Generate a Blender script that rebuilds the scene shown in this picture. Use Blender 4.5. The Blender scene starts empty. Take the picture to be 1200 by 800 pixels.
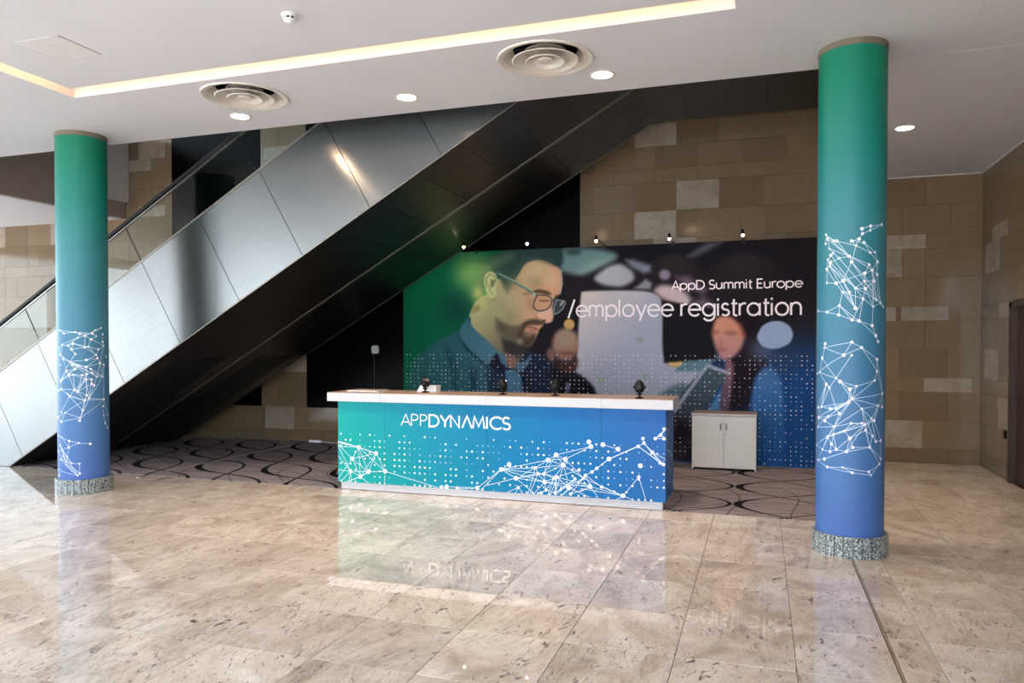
import bpy, bmesh, math, random
import numpy as np
from mathutils import Vector, Matrix

scene = bpy.context.scene
COL = scene.collection
PI = math.pi
R = math.radians

# ------------------------------------------------------------------ camera, sky, exposure
cam_data = bpy.data.cameras.new('camera')
cam_data.sensor_width = 36.0
cam_data.lens = 26.4
cam_data.shift_y = 20.0 / 1200.0
cam_data.clip_start = 0.05
cam = bpy.data.objects.new('camera', cam_data)
COL.objects.link(cam)
cam.location = (0.0, 0.0, 1.63)
cam.rotation_euler = (R(90.0 - 1.0125), 0.0, R(18.339))
scene.camera = cam

world = bpy.data.worlds.new('daylight')
scene.world = world
world.use_nodes = True
wn = world.node_tree.nodes
bg = wn['Background']
bg.inputs['Color'].default_value = (0.80, 0.91, 1.0, 1.0)
bg.inputs['Strength'].default_value = 7.0

sun_data = bpy.data.lights.new('sun', 'SUN')
sun_data.energy = 20.0
sun_data.angle = R(0.6)
sun_data.color = (1.0, .98, .96)
sun = bpy.data.objects.new('sun', sun_data)
COL.objects.link(sun)
sun.rotation_euler = (R(24), 0, R(-8))            # high over the forecourt: it lights the paving outside, not the foyer floor in view

scene.view_settings.view_transform = 'Standard'
scene.view_settings.look = 'None'
scene.view_settings.exposure = 0.2
scene.view_settings.gamma = 1.0
scene.view_settings.use_curve_mapping = False
scene.cycles.max_bounces = 8
scene.cycles.diffuse_bounces = 5
scene.cycles.glossy_bounces = 4
scene.cycles.transparent_max_bounces = 12
scene.cycles.sample_clamp_indirect = 8.0
scene.cycles.caustics_reflective = False
scene.cycles.caustics_refractive = False
scene.cycles.use_denoising = True

CEIL, WB, WA, WR = 3.96, 10.95, 11.65, 2.83        # ceiling height, back wall, alcove back wall, right wall
VOID = (-11.26, 6.87, 0.82, 11.65)                 # opening in the ceiling for the escalators
XL, YF = -16.5, -2.2                               # glazed sides of the foyer, outside the frame

def window_portal(name, loc, rot, sx, sy):
    l = bpy.data.lights.new(name, 'AREA'); l.shape = 'RECTANGLE'; l.size = sx; l.size_y = sy
    l.cycles.is_portal = True
    o = bpy.data.objects.new(name, l); COL.objects.link(o); o.location = loc; o.rotation_euler = rot
    return o
window_portal('daylight_front', ((XL + WR) / 2, YF - .05, 2.0), (R(90), 0, 0), WR - XL, 3.95)
window_portal('daylight_left', (XL - .05, (YF + WB) / 2, 2.0), (R(90), 0, R(-90)), WB - YF, 3.95)
window_portal('daylight_upper_left', (XL - .05, (YF + WB) / 2, 6.8), (R(90), 0, R(-90)), WB - YF, 4.2)

# ------------------------------------------------------------------ helpers
def lin(c):
    return tuple((v / 255 / 12.92) if v / 255 <= .04045 else ((v / 255 + .055) / 1.055) ** 2.4 for v in c)

def mat(name, col, rough=.5, metal=0.0, spec=.5, emit=None, estr=0.0, coat=0.0):
    m = bpy.data.materials.new(name); m.use_nodes = True
    b = m.node_tree.nodes['Principled BSDF']
    b.inputs['Base Color'].default_value = (*lin(col), 1)
    b.inputs['Roughness'].default_value = rough
    b.inputs['Metallic'].default_value = metal
    b.inputs['Specular IOR Level'].default_value = spec
    b.inputs['Coat Weight'].default_value = coat
    if emit:
        b.inputs['Emission Color'].default_value = (*lin(emit), 1)
        b.inputs['Emission Strength'].default_value = estr
    return m

class NT:
    """small node-tree writer"""
    def __init__(s, m):
        s.t = m.node_tree; s.b = s.t.nodes['Principled BSDF']
    def n(s, typ, **kw):
        x = s.t.nodes.new(typ)
        for k, v in kw.items(): setattr(x, k, v)
        return x
    def l(s, a, b): s.t.links.new(a, b)
    def math(s, op, a, b=None, clamp=False):
        x = s.n('ShaderNodeMath', operation=op); x.use_clamp = clamp
        for i, v in enumerate((a, b)):
            if v is None: continue
            if isinstance(v, (int, float)): x.inputs[i].default_value = v
            else: s.l(v, x.inputs[i])
        return x.outputs[0]
    def ramp(s, fac, stops, interp='LINEAR'):
        x = s.n('ShaderNodeValToRGB'); cr = x.color_ramp; cr.interpolation = interp
        while len(cr.elements) < len(stops): cr.elements.new(.5)
        for e, (p, c) in zip(cr.elements, stops):
            e.position = p; e.color = (*lin(c), 1)
        s.l(fac, x.inputs[0]); return x.outputs[0]
    def mix(s, fac, a, b, typ='MIX'):
        x = s.n('ShaderNodeMix', data_type='RGBA', blend_type=typ)
        if isinstance(fac, (int, float)): x.inputs[0].default_value = fac
        else: s.l(fac, x.inputs[0])
        for i, v in ((6, a), (7, b)):
            if isinstance(v, tuple): x.inputs[i].default_value = (*lin(v), 1)
            else: s.l(v, x.inputs[i])
        return x.outputs[2]
    def noise(s, vec, scale, detail=4, rough=.55, dist=0.0):
        x = s.n('ShaderNodeTexNoise'); x.inputs['Scale'].default_value = scale
        x.inputs['Detail'].default_value = detail; x.inputs['Roughness'].default_value = rough
        x.inputs['Distortion'].default_value = dist
        s.l(vec, x.inputs['Vector']); return x.outputs['Fac']
    def vmath(s, op, a, b=None):
        x = s.n('ShaderNodeVectorMath', operation=op)
        for i, v in enumerate((a, b)):
            if v is None: continue
            if isinstance(v, tuple): x.inputs[i].default_value = v
            else: s.l(v, x.inputs[i])
        return x.outputs[0]

def link(name, me, m, parent=None):
    o = bpy.data.objects.new(name, me); COL.objects.link(o)
    if m is not None and not me.materials: me.materials.append(m)
    if parent is not None: o.parent = parent
    return o

def tag(o, label=None, cat=None, group=None, kind=None):
    if label: o['label'] = label
    if cat: o['category'] = cat
    if group: o['group'] = group
    if kind: o['kind'] = kind
    return o

def thing(name, loc, label, cat, group=None, rotz=0.0):
    o = bpy.data.objects.new(name, None); COL.objects.link(o)
    o.empty_display_size = .1
    o.location = loc; o.rotation_euler = (0, 0, rotz)
    return tag(o, label, cat, group)

def copy_tree(o, parent=None):
    c = o.copy(); COL.objects.link(c); c.parent = parent
    for ch in list(o.children): copy_tree(ch, c)
    return c

class MB:
    """mesh builder: collects verts and faces; build() makes ONE object"""
    def __init__(s): s.v = []; s.f = []
    def add(s, vs, fs):
        n = len(s.v); s.v += [tuple(v) for v in vs]; s.f += [tuple(i + n for i in f) for f in fs]; return s
    def box(s, x0, y0, z0, x1, y1, z1):
        return s.add([(x0,y0,z0),(x1,y0,z0),(x1,y1,z0),(x0,y1,z0),(x0,y0,z1),(x1,y0,z1),(x1,y1,z1),(x0,y1,z1)],
                     [(0,3,2,1),(4,5,6,7),(0,1,5,4),(1,2,6,5),(2,3,7,6),(3,0,4,7)])
    def prism(s, poly, y0, y1):
        """polygon in XZ (counter-clockwise seen from -Y) pushed along Y"""
        n = len(poly)
        vs = [(x, y0, z) for x, z in poly] + [(x, y1, z) for x, z in poly]
        fs = [tuple(range(n)), tuple(range(2*n-1, n-1, -1))]
        fs += [(i, n + i, n + (i+1) % n, (i+1) % n) for i in range(n)]
        return s.add(vs, fs)
    def lathe(s, prof, n=32, c=(0, 0, 0), close=False):
        vs = []; fs = []
        k = len(prof)
        for i in range(n):
            a = 2*PI*i/n
            for r, z in prof: vs.append((c[0] + r*math.cos(a), c[1] + r*math.sin(a), c[2] + z))
        for i in range(n):
            j = (i+1) % n
            for q in range(k if close else k-1):
                q2 = (q+1) % k
                fs.append((i*k+q, j*k+q, j*k+q2, i*k+q2))
        return s.add(vs, fs)
    def tube(s, pts, r, n=8, caps=True):
        pts = [Vector(p) for p in pts]; rings = []
        rr = r if isinstance(r, (list, tuple)) else [r]*len(pts)
        for i, p in enumerate(pts):
            d = (pts[min(i+1, len(pts)-1)] - pts[max(i-1, 0)]).normalized()
            a = d.cross(Vector((0,0,1)) if abs(d.z) < .9 else Vector((1,0,0))).normalized(); b = d.cross(a)
            rings.append([p + (a*math.cos(2*PI*k/n) + b*math.sin(2*PI*k/n))*rr[i] for k in range(n)])
        vs = [v for q in rings for v in q]; fs = []
        for i in range(len(pts)-1):
            for k in range(n):
                fs.append((i*n+k, i*n+(k+1) % n, (i+1)*n+(k+1) % n, (i+1)*n+k))
        if caps: fs += [tuple(range(n-1, -1, -1)), tuple(range((len(pts)-1)*n, len(pts)*n))]
        return s.add(vs, fs)
    def mesh(s, name, off=(0, 0, 0), smooth=False):
        me = bpy.data.meshes.new(name)
        me.from_pydata([(v[0]-off[0], v[1]-off[1], v[2]-off[2]) for v in s.v], [], s.f)
        bm = bmesh.new(); bm.from_mesh(me)
        bmesh.ops.recalc_face_normals(bm, faces=bm.faces); bm.to_mesh(me); bm.free()
        if smooth:
            for p in me.polygons: p.use_smooth = True
        return me
    def build(s, name, m, parent=None, smooth=False, local=False, bevel=0.0, auto=None):
        """verts are world coordinates unless local; the parent only ever has a location"""
        off = (0, 0, 0)
        if parent is not None and not local:
            p = parent; o = Vector((0, 0, 0))
            while p is not None: o += Vector(p.location); p = p.parent
            off = tuple(o)
        me = s.mesh(name, off, smooth)
        if auto is not None:
            for p in me.polygons: p.use_smooth = True
            me.set_sharp_from_angle(angle=R(auto))
        o = link(name, me, m, parent)
        if bevel:
            b = o.modifiers.new('bevel', 'BEVEL'); b.width = bevel; b.segments = 2; b.limit_method = 'ANGLE'
        return o

def bx(*a): return MB().box(*a)

# slab pieces (stones, tiles): shared chamfered meshes, front face looks to -Y, w along X, h along Z
_slab = {}
def slab_mesh(w, h, t, c, name, up=False):
    k = (round(w, 3), round(h, 3), t, c, name, up)
    if k in _slab: return _slab[k]
    a, b = w/2, h/2
    q = [(-a, -b), (a, -b), (a, b), (-a, b)]; qi = [(-a+c, -b+c), (a-c, -b+c), (a-c, b-c), (-a+c, b-c)]
    if up: vs = [(x, z, -t) for x, z in q] + [(x, z, -c) for x, z in q] + [(x, z, 0) for x, z in qi]
    else: vs = [(x, t, z) for x, z in q] + [(x, c, z) for x, z in q] + [(x, 0, z) for x, z in qi]
    fs = [(8, 9, 10, 11)]
    for i in range(4):
        j = (i+1) % 4
        fs += [(i, j, 4+j, 4+i), (4+i, 4+j, 8+j, 8+i)]
    me = bpy.data.meshes.new(name); me.from_pydata(vs, [], fs)
    _slab[k] = me; return me

def slab(name, w, h, t, c, m, loc, parent, rotz=0.0, up=False):
    me = slab_mesh(w, h, t, c, name + m.name, up)
    if not me.materials: me.materials.append(m)
    o = bpy.data.objects.new(name, me); COL.objects.link(o)
    o.parent = parent; o.location = loc; o.rotation_euler = (0, 0, rotz)
    return o

# flat print on a surface: ribbons and discs in 2-D, mapped to 3-D
class Print(MB):
    """f(x, z, d): point of the surface at (x, z), d metres proud of it; every piece lies a hair above the last"""
    def __init__(s, f, base=.0008): super().__init__(); s.f0 = f; s.base = base; s.k = 0
    def fn(s, x, z): return s.f0(x, z, s.base + (s.k % 24)*.00006)
    def disc(s, x, z, r, n=10, q=1.0):
        s.k += 1
        s.add([s.fn(x + r/q*math.cos(2*PI*i/n), z + r*math.sin(2*PI*i/n)) for i in range(n)], [tuple(range(n))])
    def rib(s, a, b, w, step=None, q=1.0):
        """q = metres per unit along the first coordinate"""
        dx, dz = (b[0]-a[0])*q, b[1]-a[1]; L = math.hypot(dx, dz)
        if L < 1e-6: return
        s.k += 1
        nx, nz = -dz/L*w/2/q, dx/L*w/2
        k = max(1, int(abs(b[0]-a[0])/step)) if step else 1
        vs = []
        for i in range(k+1):
            t = i/k; x = a[0] + (b[0]-a[0])*t; z = a[1] + (b[1]-a[1])*t
            vs += [s.fn(x+nx, z+nz), s.fn(x-nx, z-nz)]
        s.add(vs, [(2*i, 2*i+1, 2*i+3, 2*i+2) for i in range(k)])
    def path(s, pts, w):
        """one mitred strip"""
        s.k += 1
        n = len(pts); P = [Vector((p[0], p[1])) for p in pts]
        closed = (P[0]-P[-1]).length < 1e-6
        vs = []
        for i in range(n):
            d0 = (P[i]-P[i-1]) if i else ((P[-1]-P[-2]) if closed else P[1]-P[0])
            d1 = (P[i+1]-P[i]) if i < n-1 else ((P[1]-P[0]) if closed else P[-1]-P[-2])
            d0.normalize(); d1.normalize()
            n0, n1 = Vector((-d0.y, d0.x)), Vector((-d1.y, d1.x))
            m = n0+n1
            m = n0 if m.length < 1e-4 else m.normalized()
            m = m*(w/2/max(.62, m.dot(n0)))
            vs += [s.fn(P[i].x+m.x, P[i].y+m.y), s.fn(P[i].x-m.x, P[i].y-m.y)]
        s.add(vs, [(2*i, 2*i+1, 2*i+3, 2*i+2) for i in range(n-1)])

def arc(cx, cz, rx, rz, a0, a1, n=14):
    return [(cx + rx*math.cos(R(a0+(a1-a0)*i/n)), cz + rz*math.sin(R(a0+(a1-a0)*i/n))) for i in range(n+1)]

def stem_arch(x, r):       # an n-shaped arch beginning on the stem at x
    return [arc(x+r, .70-r, r, r, 180, 0, 12) + [(x+2*r, 0)]]
GLYPH = {   # strokes on a cap height of 1, and the advance
 'A': ([[(0,0),(.38,1),(.76,0)], [(.15,.3),(.61,.3)]], .86),
 'V': ([[(0,0),(.38,1),(.76,0)]], .84),                               # the logo's A without a bar
 'P': ([[(0,0),(0,1)], [(0,1),(.26,1)] + arc(.26,.74,.26,.26,90,-90)[1:] + [(0,.48)]], .73),
 'D': ([[(0,0),(0,1),(.26,1)] + arc(.26,.5,.5,.5,90,-90)[1:] + [(0,0)]], .9),
 'Y': ([[(0,1),(.37,.46),(.74,1)], [(.37,.46),(.37,0)]], .84),
 'N': ([[(0,0),(0,1),(.66,0),(.66,1)]], .9),
 'M': ([[(0,0),(.12,1),(.45,.15),(.78,1),(.9,0)]], 1.1),
 'I': ([[(0,0),(0,1)]], .26),
 'C': ([arc(.5,.5,.5,.5,45,315,22)], .95),
 'S': ([arc(.28,.745,.25,.255,35,270,16) + arc(.28,.245,.27,.245,90,-150,16)[1:]], .72),
 'E': ([[(.5,1),(0,1),(0,0),(.5,0)], [(0,.52),(.45,.52)]], .68),
 'p': ([[(0,.7),(0,-.28)], arc(.34,.35,.34,.35,0,360,22)], .84),
 'u': ([[(0,.7),(0,.27)] + arc(.27,.27,.27,.27,180,360)[1:], [(.54,.7),(.54,0)]], .76),
 'm': ([[(0,.7),(0,0)]] + stem_arch(0,.22) + stem_arch(.44,.22), 1.1),
 'n': ([[(0,.7),(0,0)]] + stem_arch(0,.27), .76),
 'i': ([[(0,.7),(0,0)], [(0,.88),(0,1.0)]], .23),
 't': ([[(.14,.95),(.14,.12)] + arc(.26,.12,.12,.12,180,270,5)[1:] + [(.34,0)], [(0,.7),(.34,.7)]], .48),
 'r': ([[(0,.7),(0,0)], arc(.27,.43,.27,.27,180,70,8)], .46),
 'o': ([arc(.35,.35,.35,.35,0,360,24)], .86),
 'e': ([[(.02,.36),(.69,.36)] + arc(.35,.35,.35,.35,2,318,22)], .84),
 'l': ([[(0,1.03),(0,0)]], .23),
 'y': ([[(0,.7),(.3,0)], [(.6,.7),(.2,-.28)]], .74),
 'g': ([arc(.35,.35,.35,.35,0,360,24), [(.7,.7),(.7,.02)] + arc(.36,.02,.34,.31,0,-150,12)[1:]], .9),
 's': ([arc(.21,.525,.19,.175,30,270,12) + arc(.21,.175,.21,.175,90,-150,12)[1:]], .56),
 'a': ([arc(.35,.35,.35,.35,0,360,24), [(.7,.7),(.7,0)]], .9),
 '/': ([[(0,-.08),(.42,1.08)]], .56),
 ' ': ([], .36),
}
def lettering(pr, text, x0, z0, x1, z1, h, w, weights=None):
    """text from (x0,z0) to (x1,z1) along the baseline, cap height h, stroke width w"""
    adv = [GLYPH[c][1] for c in text]
    total = sum(adv) - .1
    k = (x1-x0) / (total*h)
    x = 0.0
    for i, c in enumerate(text):
        ww = weights[i] if weights else w
        for st in GLYPH[c][0]:
            pts = []
            for gx, gz in st:
                X = x0 + (x+gx)*h*k
                pts.append((X, z0 + (z1-z0)*(X-x0)/(x1-x0) + gz*h))
            pr.path(pts, ww)
        x += adv[i]

# ---- printed artwork in metres on its own surface
BANNER_ART = [
  ('p',(8,92,62),None,1.0,0.3408,[(0.111,3.415),(3.077,3.273),(3.084,-0.281),(-0.196,-0.464),(-0.184,3.429)],None),
  ('p',(30,27,33),None,1.0,0.2499,[(1.79,3.334),(6.231,3.121),(6.255,-0.216),(1.79,-0.481)],None),
  ('p',(26,66,122),(16,60,120),0.95,0.4544,[(3.93,1.325),(6.241,1.679),(6.255,-0.328),(3.936,-0.474)],[(4.85,1.449),(5.408,0.078)]),
  ('g',(8,118,72),0.5112,0.75,0,[(0.4,2.678)],None),
  ('g',(74,138,84),0.2954,0.8,0,[(1.039,2.828)],None),
  ('g',(14,60,56),0.3408,0.8,0,[(0.898,2.209)],None),
  ('g',(0,80,58),0.4544,0.5,0,[(0.252,1.424)],None),
  ('p',(112,140,140),None,1.0,0.0568,[(2.51,3.052),(3.077,3.017),(3.349,2.945),(3.373,2.859),(3.078,2.724),(2.866,2.632),(2.676,2.662),(2.51,2.729)],None),
  ('p',(40,60,60),None,0.8,0.0454,[(2.84,2.977),(2.835,2.962),(2.819,2.949),(2.793,2.939),(2.762,2.933),(2.727,2.932),(2.691,2.936),(2.659,2.944),(2.634,2.956),(2.618,2.97),(2.612,2.986),(2.618,3.001),(2.634,3.014),(2.659,3.024),(2.691,3.03),(2.726,3.031),(2.762,3.027),(2.793,3.019),(2.818,3.007),(2.835,2.992)],None),
  ('p',(150,153,163),None,1.0,0.0454,[(3.004,2.592),(3.226,2.755),(3.422,2.797),(3.592,2.671),(3.616,2.55),(3.423,2.447),(3.153,2.49)],None),
  ('p',(122,128,143),None,1.0,0.0454,[(3.483,2.843),(3.591,2.84),(3.831,2.747),(3.831,2.664),(3.736,2.643),(3.568,2.732)],None),
  ('p',(120,106,130),None,1.0,0.0341,[(4.108,2.608),(4.104,2.586),(4.094,2.567),(4.077,2.551),(4.056,2.542),(4.032,2.539),(4.009,2.543),(3.987,2.554),(3.97,2.57),(3.959,2.59),(3.956,2.612),(3.959,2.634),(3.97,2.654),(3.987,2.669),(4.008,2.679),(4.032,2.681),(4.055,2.677),(4.077,2.666),(4.093,2.65),(4.104,2.63)],None),
  ('p',(122,122,134),None,1.0,0.0341,[(3.605,2.43),(3.772,2.558),(3.855,2.496),(3.832,2.413)],None),
  ('p',(98,98,112),None,0.9,0.0568,[(4.333,2.86),(4.595,3.025),(4.798,3.04),(4.619,2.931),(4.414,2.845)],None),
  ('p',(185,165,172),None,1.0,0.0568,[(3.868,2.4),(3.985,2.481),(4.219,2.439),(4.393,2.294),(4.371,2.177),(4.185,2.192),(3.986,2.279)],None),
  ('p',(120,98,120),None,0.8,0.0682,[(4.196,2.57),(4.346,2.577),(4.598,2.383),(4.553,2.326),(4.347,2.436)],None),
  ('p',(125,105,130),None,0.7,0.0682,[(4.416,2.247),(4.576,2.279),(4.712,2.183),(4.69,2.113),(4.485,2.152)],None),
  ('p',(192,182,182),(158,160,178),1,0.0227,[(2.828,2.387),(2.879,2.411),(3.411,2.411),(3.832,2.389),(4.01,2.278),(4.001,1.385),(4.282,1.304),(4.58,1.307),(4.535,1.142),(4.288,-0.214),(2.68,-0.304)],[(2.954,2.36),(3.69,1.924)]),
  ('g',(150,150,168),0.4544,0.6,0,[(3.081,1.194)],None),
  ('p',(88,120,134),None,1.0,0.0341,[(4.165,1.457),(4.693,1.46),(4.649,1.273),(4.189,1.268)],None),
  ('p',(205,165,105),None,1.0,0.0227,[(4.281,1.399),(4.276,1.377),(4.262,1.357),(4.239,1.341),(4.209,1.331),(4.177,1.327),(4.145,1.33),(4.115,1.34),(4.092,1.356),(4.077,1.375),(4.072,1.397),(4.077,1.419),(4.092,1.439),(4.115,1.455),(4.144,1.466),(4.177,1.469),(4.209,1.466),(4.238,1.456),(4.261,1.44),(4.276,1.421)],None),
  ('p',(70,95,105),None,0.9,0.0568,[(4.085,1.028),(4.283,1.115),(4.352,1.069),(4.283,0.902),(3.932,0.918)],None),
  ('p',(190,150,92),None,1.0,0.0114,[(2.745,1.932),(2.741,1.907),(2.729,1.885),(2.712,1.867),(2.689,1.856),(2.665,1.852),(2.64,1.857),(2.617,1.868),(2.6,1.886),(2.588,1.909),(2.584,1.934),(2.588,1.959),(2.599,1.981),(2.617,1.999),(2.64,2.01),(2.664,2.013),(2.689,2.009),(2.711,1.998),(2.729,1.98),(2.741,1.957)],None),
  ('p',(110,152,100),None,0.8,0.0341,[(3.727,1.707),(3.725,1.7),(3.72,1.693),(3.712,1.688),(3.702,1.685),(3.691,1.683),(3.68,1.685),(3.67,1.688),(3.662,1.693),(3.657,1.7),(3.655,1.708),(3.657,1.715),(3.662,1.722),(3.67,1.727),(3.68,1.73),(3.691,1.732),(3.702,1.73),(3.712,1.727),(3.72,1.722),(3.725,1.715)],None),
  ('p',(110,152,100),None,0.8,0.0341,[(3.812,1.192),(3.81,1.184),(3.805,1.177),(3.797,1.172),(3.787,1.168),(3.776,1.167),(3.765,1.168),(3.755,1.171),(3.747,1.177),(3.742,1.183),(3.74,1.191),(3.742,1.198),(3.747,1.205),(3.755,1.21),(3.765,1.214),(3.776,1.215),(3.787,1.214),(3.797,1.211),(3.805,1.206),(3.81,1.199)],None),
  ('p',(110,152,100),None,0.8,0.0341,[(3.168,1.122),(3.166,1.114),(3.161,1.107),(3.153,1.102),(3.143,1.098),(3.131,1.097),(3.12,1.098),(3.109,1.101),(3.101,1.106),(3.096,1.113),(3.094,1.121),(3.096,1.128),(3.101,1.135),(3.109,1.141),(3.12,1.144),(3.131,1.146),(3.143,1.145),(3.153,1.141),(3.161,1.136),(3.166,1.129)],None),
  ('p',(110,152,100),None,0.8,0.0341,[(3.472,2.144),(3.471,2.136),(3.465,2.129),(3.457,2.124),(3.447,2.121),(3.436,2.12),(3.425,2.121),(3.414,2.125),(3.406,2.13),(3.401,2.137),(3.399,2.145),(3.401,2.152),(3.406,2.159),(3.414,2.164),(3.425,2.167),(3.436,2.168),(3.447,2.167),(3.457,2.163),(3.465,2.158),(3.471,2.151)],None),
  ('p',(26,24,29),None,1.0,0.0227,[(4.01,2.254),(4.679,2.125),(4.716,1.449),(4.025,1.385)],None),
  ('p',(20,19,27),None,1.0,0.0341,[(2.122,-0.335),(2.187,1.372),(2.447,1.286),(2.78,1.24),(2.956,1.119),(3.069,0.973),(3.356,-0.266)],None),
  ('p',(150,112,96),None,1.0,0.0454,[(2.803,1.637),(2.794,1.567),(2.766,1.504),(2.723,1.453),(2.668,1.42),(2.608,1.409),(2.547,1.42),(2.492,1.452),(2.448,1.502),(2.419,1.566),(2.409,1.637),(2.419,1.708),(2.447,1.772),(2.491,1.822),(2.546,1.854),(2.607,1.865),(2.668,1.854),(2.723,1.821),(2.766,1.771),(2.794,1.707)],None),
  ('p',(152,134,116),None,0.8,0.0682,[(2.774,1.734),(2.767,1.694),(2.745,1.658),(2.71,1.629),(2.667,1.611),(2.619,1.604),(2.57,1.611),(2.526,1.629),(2.492,1.658),(2.469,1.695),(2.461,1.735),(2.469,1.776),(2.491,1.812),(2.526,1.841),(2.57,1.859),(2.618,1.865),(2.667,1.858),(2.71,1.84),(2.745,1.811),(2.767,1.774)],None),
  ('p',(120,88,80),None,1.0,0.0454,[(2.462,1.495),(2.458,1.465),(2.449,1.437),(2.434,1.416),(2.415,1.401),(2.394,1.397),(2.373,1.401),(2.354,1.415),(2.339,1.437),(2.329,1.464),(2.326,1.495),(2.329,1.525),(2.339,1.553),(2.354,1.575),(2.373,1.589),(2.394,1.593),(2.415,1.589),(2.434,1.575),(2.449,1.553),(2.458,1.526)],None),
  ('p',(62,38,36),None,0.95,0.0568,[(2.45,1.408),(2.585,1.343),(2.786,1.453),(2.797,1.345),(2.72,1.247),(2.608,1.213),(2.496,1.277)],None),
  ('p',(92,62,56),None,0.8,0.0568,[(2.518,1.528),(2.63,1.539),(2.764,1.518),(2.764,1.479),(2.518,1.485)],None),
  ('p',(95,48,42),None,0.7,0.0454,[(2.719,1.301),(2.717,1.289),(2.709,1.278),(2.697,1.269),(2.681,1.264),(2.664,1.262),(2.647,1.263),(2.631,1.269),(2.619,1.277),(2.611,1.288),(2.608,1.3),(2.611,1.312),(2.619,1.323),(2.631,1.332),(2.646,1.338),(2.664,1.34),(2.681,1.338),(2.696,1.333),(2.709,1.324),(2.717,1.313)],None),
  ('p',(95,105,140),None,1.0,0.0227,[(2.613,1.093),(2.686,1.073),(2.649,0.909),(2.631,0.909)],None),
  ('p',(31,23,31),None,1.0,0.0341,[(4.691,2.009),(4.825,2.1),(5.092,2.073),(5.246,1.91),(5.302,1.681),(5.401,1.361),(5.358,1.269),(5.25,1.222),(5.165,0.644),(4.798,0.633),(4.875,1.043),(4.873,1.391),(5.028,1.566)],None),
  ('p',(200,138,114),(178,128,126),1,0.0398,[(4.713,1.985),(4.792,2.031),(4.926,2.017),(5.048,1.889),(5.104,1.727),(5.061,1.589),(4.962,1.473),(4.851,1.426),(4.772,1.484),(4.704,1.635),(4.669,1.787)],[(4.848,1.914),(4.828,1.542)]),
  ('p',(180,92,66),None,0.35,0.0341,[(4.926,2.029),(5.07,1.912),(5.137,1.727),(5.049,1.728),(5.026,1.866)],None),
  ('p',(120,72,62),None,0.75,0.0454,[(4.752,1.807),(4.75,1.802),(4.744,1.797),(4.735,1.793),(4.724,1.791),(4.711,1.79),(4.699,1.791),(4.687,1.793),(4.678,1.797),(4.673,1.802),(4.671,1.807),(4.672,1.813),(4.678,1.818),(4.687,1.822),(4.699,1.824),(4.711,1.825),(4.724,1.824),(4.735,1.821),(4.744,1.817),(4.75,1.812)],None),
  ('p',(112,66,58),None,0.75,0.0454,[(4.996,1.797),(4.993,1.791),(4.982,1.786),(4.965,1.782),(4.945,1.779),(4.921,1.778),(4.898,1.779),(4.877,1.782),(4.86,1.786),(4.85,1.792),(4.846,1.798),(4.85,1.804),(4.86,1.809),(4.877,1.813),(4.898,1.816),(4.921,1.817),(4.944,1.815),(4.965,1.813),(4.982,1.808),(4.993,1.803)],None),
  ('p',(160,100,92),None,0.5,0.0454,[(4.818,1.641),(4.817,1.619),(4.813,1.6),(4.806,1.585),(4.798,1.575),(4.788,1.571),(4.779,1.575),(4.77,1.585),(4.764,1.6),(4.759,1.619),(4.758,1.641),(4.759,1.663),(4.763,1.682),(4.77,1.698),(4.778,1.707),(4.788,1.711),(4.797,1.707),(4.805,1.697),(4.812,1.682),(4.817,1.663)],None),
  ('p',(150,80,85),None,0.8,0.0341,[(4.872,1.571),(4.869,1.566),(4.859,1.561),(4.845,1.557),(4.826,1.555),(4.805,1.554),(4.784,1.555),(4.766,1.557),(4.751,1.561),(4.741,1.566),(4.738,1.571),(4.741,1.577),(4.75,1.581),(4.765,1.585),(4.784,1.588),(4.805,1.589),(4.826,1.588),(4.845,1.585),(4.859,1.582),(4.869,1.577)],None),
  ('p',(195,150,150),None,0.6,0.0454,[(4.831,1.467),(4.828,1.459),(4.821,1.452),(4.81,1.447),(4.796,1.443),(4.78,1.442),(4.765,1.443),(4.751,1.446),(4.739,1.452),(4.732,1.459),(4.73,1.466),(4.732,1.474),(4.739,1.481),(4.75,1.486),(4.765,1.49),(4.78,1.491),(4.796,1.49),(4.81,1.486),(4.821,1.481),(4.828,1.474)],None),
  ('p',(128,92,102),(88,72,92),1,0.0341,[(4.839,1.449),(4.962,1.404),(4.952,1.16),(4.92,0.869),(4.877,0.519),(4.743,0.514),(4.774,0.959),(4.852,1.217)],[(4.873,1.333),(4.853,0.868)]),
  ('p',(66,112,164),(28,84,152),1,0.0454,[(5.336,1.337),(5.455,1.339),(5.553,1.226),(5.608,0.885),(5.625,-0.139),(4.992,-0.175),(5.1,0.469),(5.186,0.875),(5.228,1.164)],[(5.348,1.223),(5.354,0.133)]),
  ('p',(72,118,164),None,1.0,0.0227,[(4.796,1.041),(4.764,0.655),(4.56,0.649),(4.696,0.864)],None),
  ('p',(28,40,66),None,0.8,0.0682,[(4.854,0.751),(5.186,0.783),(5.122,0.527),(5.014,-0.115),(4.746,-0.13)],None),
  ('g',(90,105,135),0.1818,0.7,0,[(5.324,1.566)],None),
  ('g',(46,60,92),0.2499,0.6,0,[(5.615,1.454)],None),
  ('g',(34,84,146),0.6816,0.5,0,[(5.729,0.321)],None),
  ('g',(24,56,104),0.4544,0.5,0,[(4.969,-0.001)],None),
  ('p',(140,160,193),None,1.0,0.0136,[(5.247,1.738),(5.322,1.898),(5.441,1.954),(5.57,1.953),(5.677,1.884),(5.72,1.771),(5.678,1.658),(5.55,1.59),(5.421,1.578),(5.313,1.624)],None),
  ('p',(66,84,96),(52,62,74),1,0.017,[(4.167,0.875),(4.603,1.354),(4.885,1.252),(4.696,0.911),(4.424,0.444),(4.228,0.259),(4.111,0.254)],[(4.626,1.214),(4.285,0.499)]),
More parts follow.
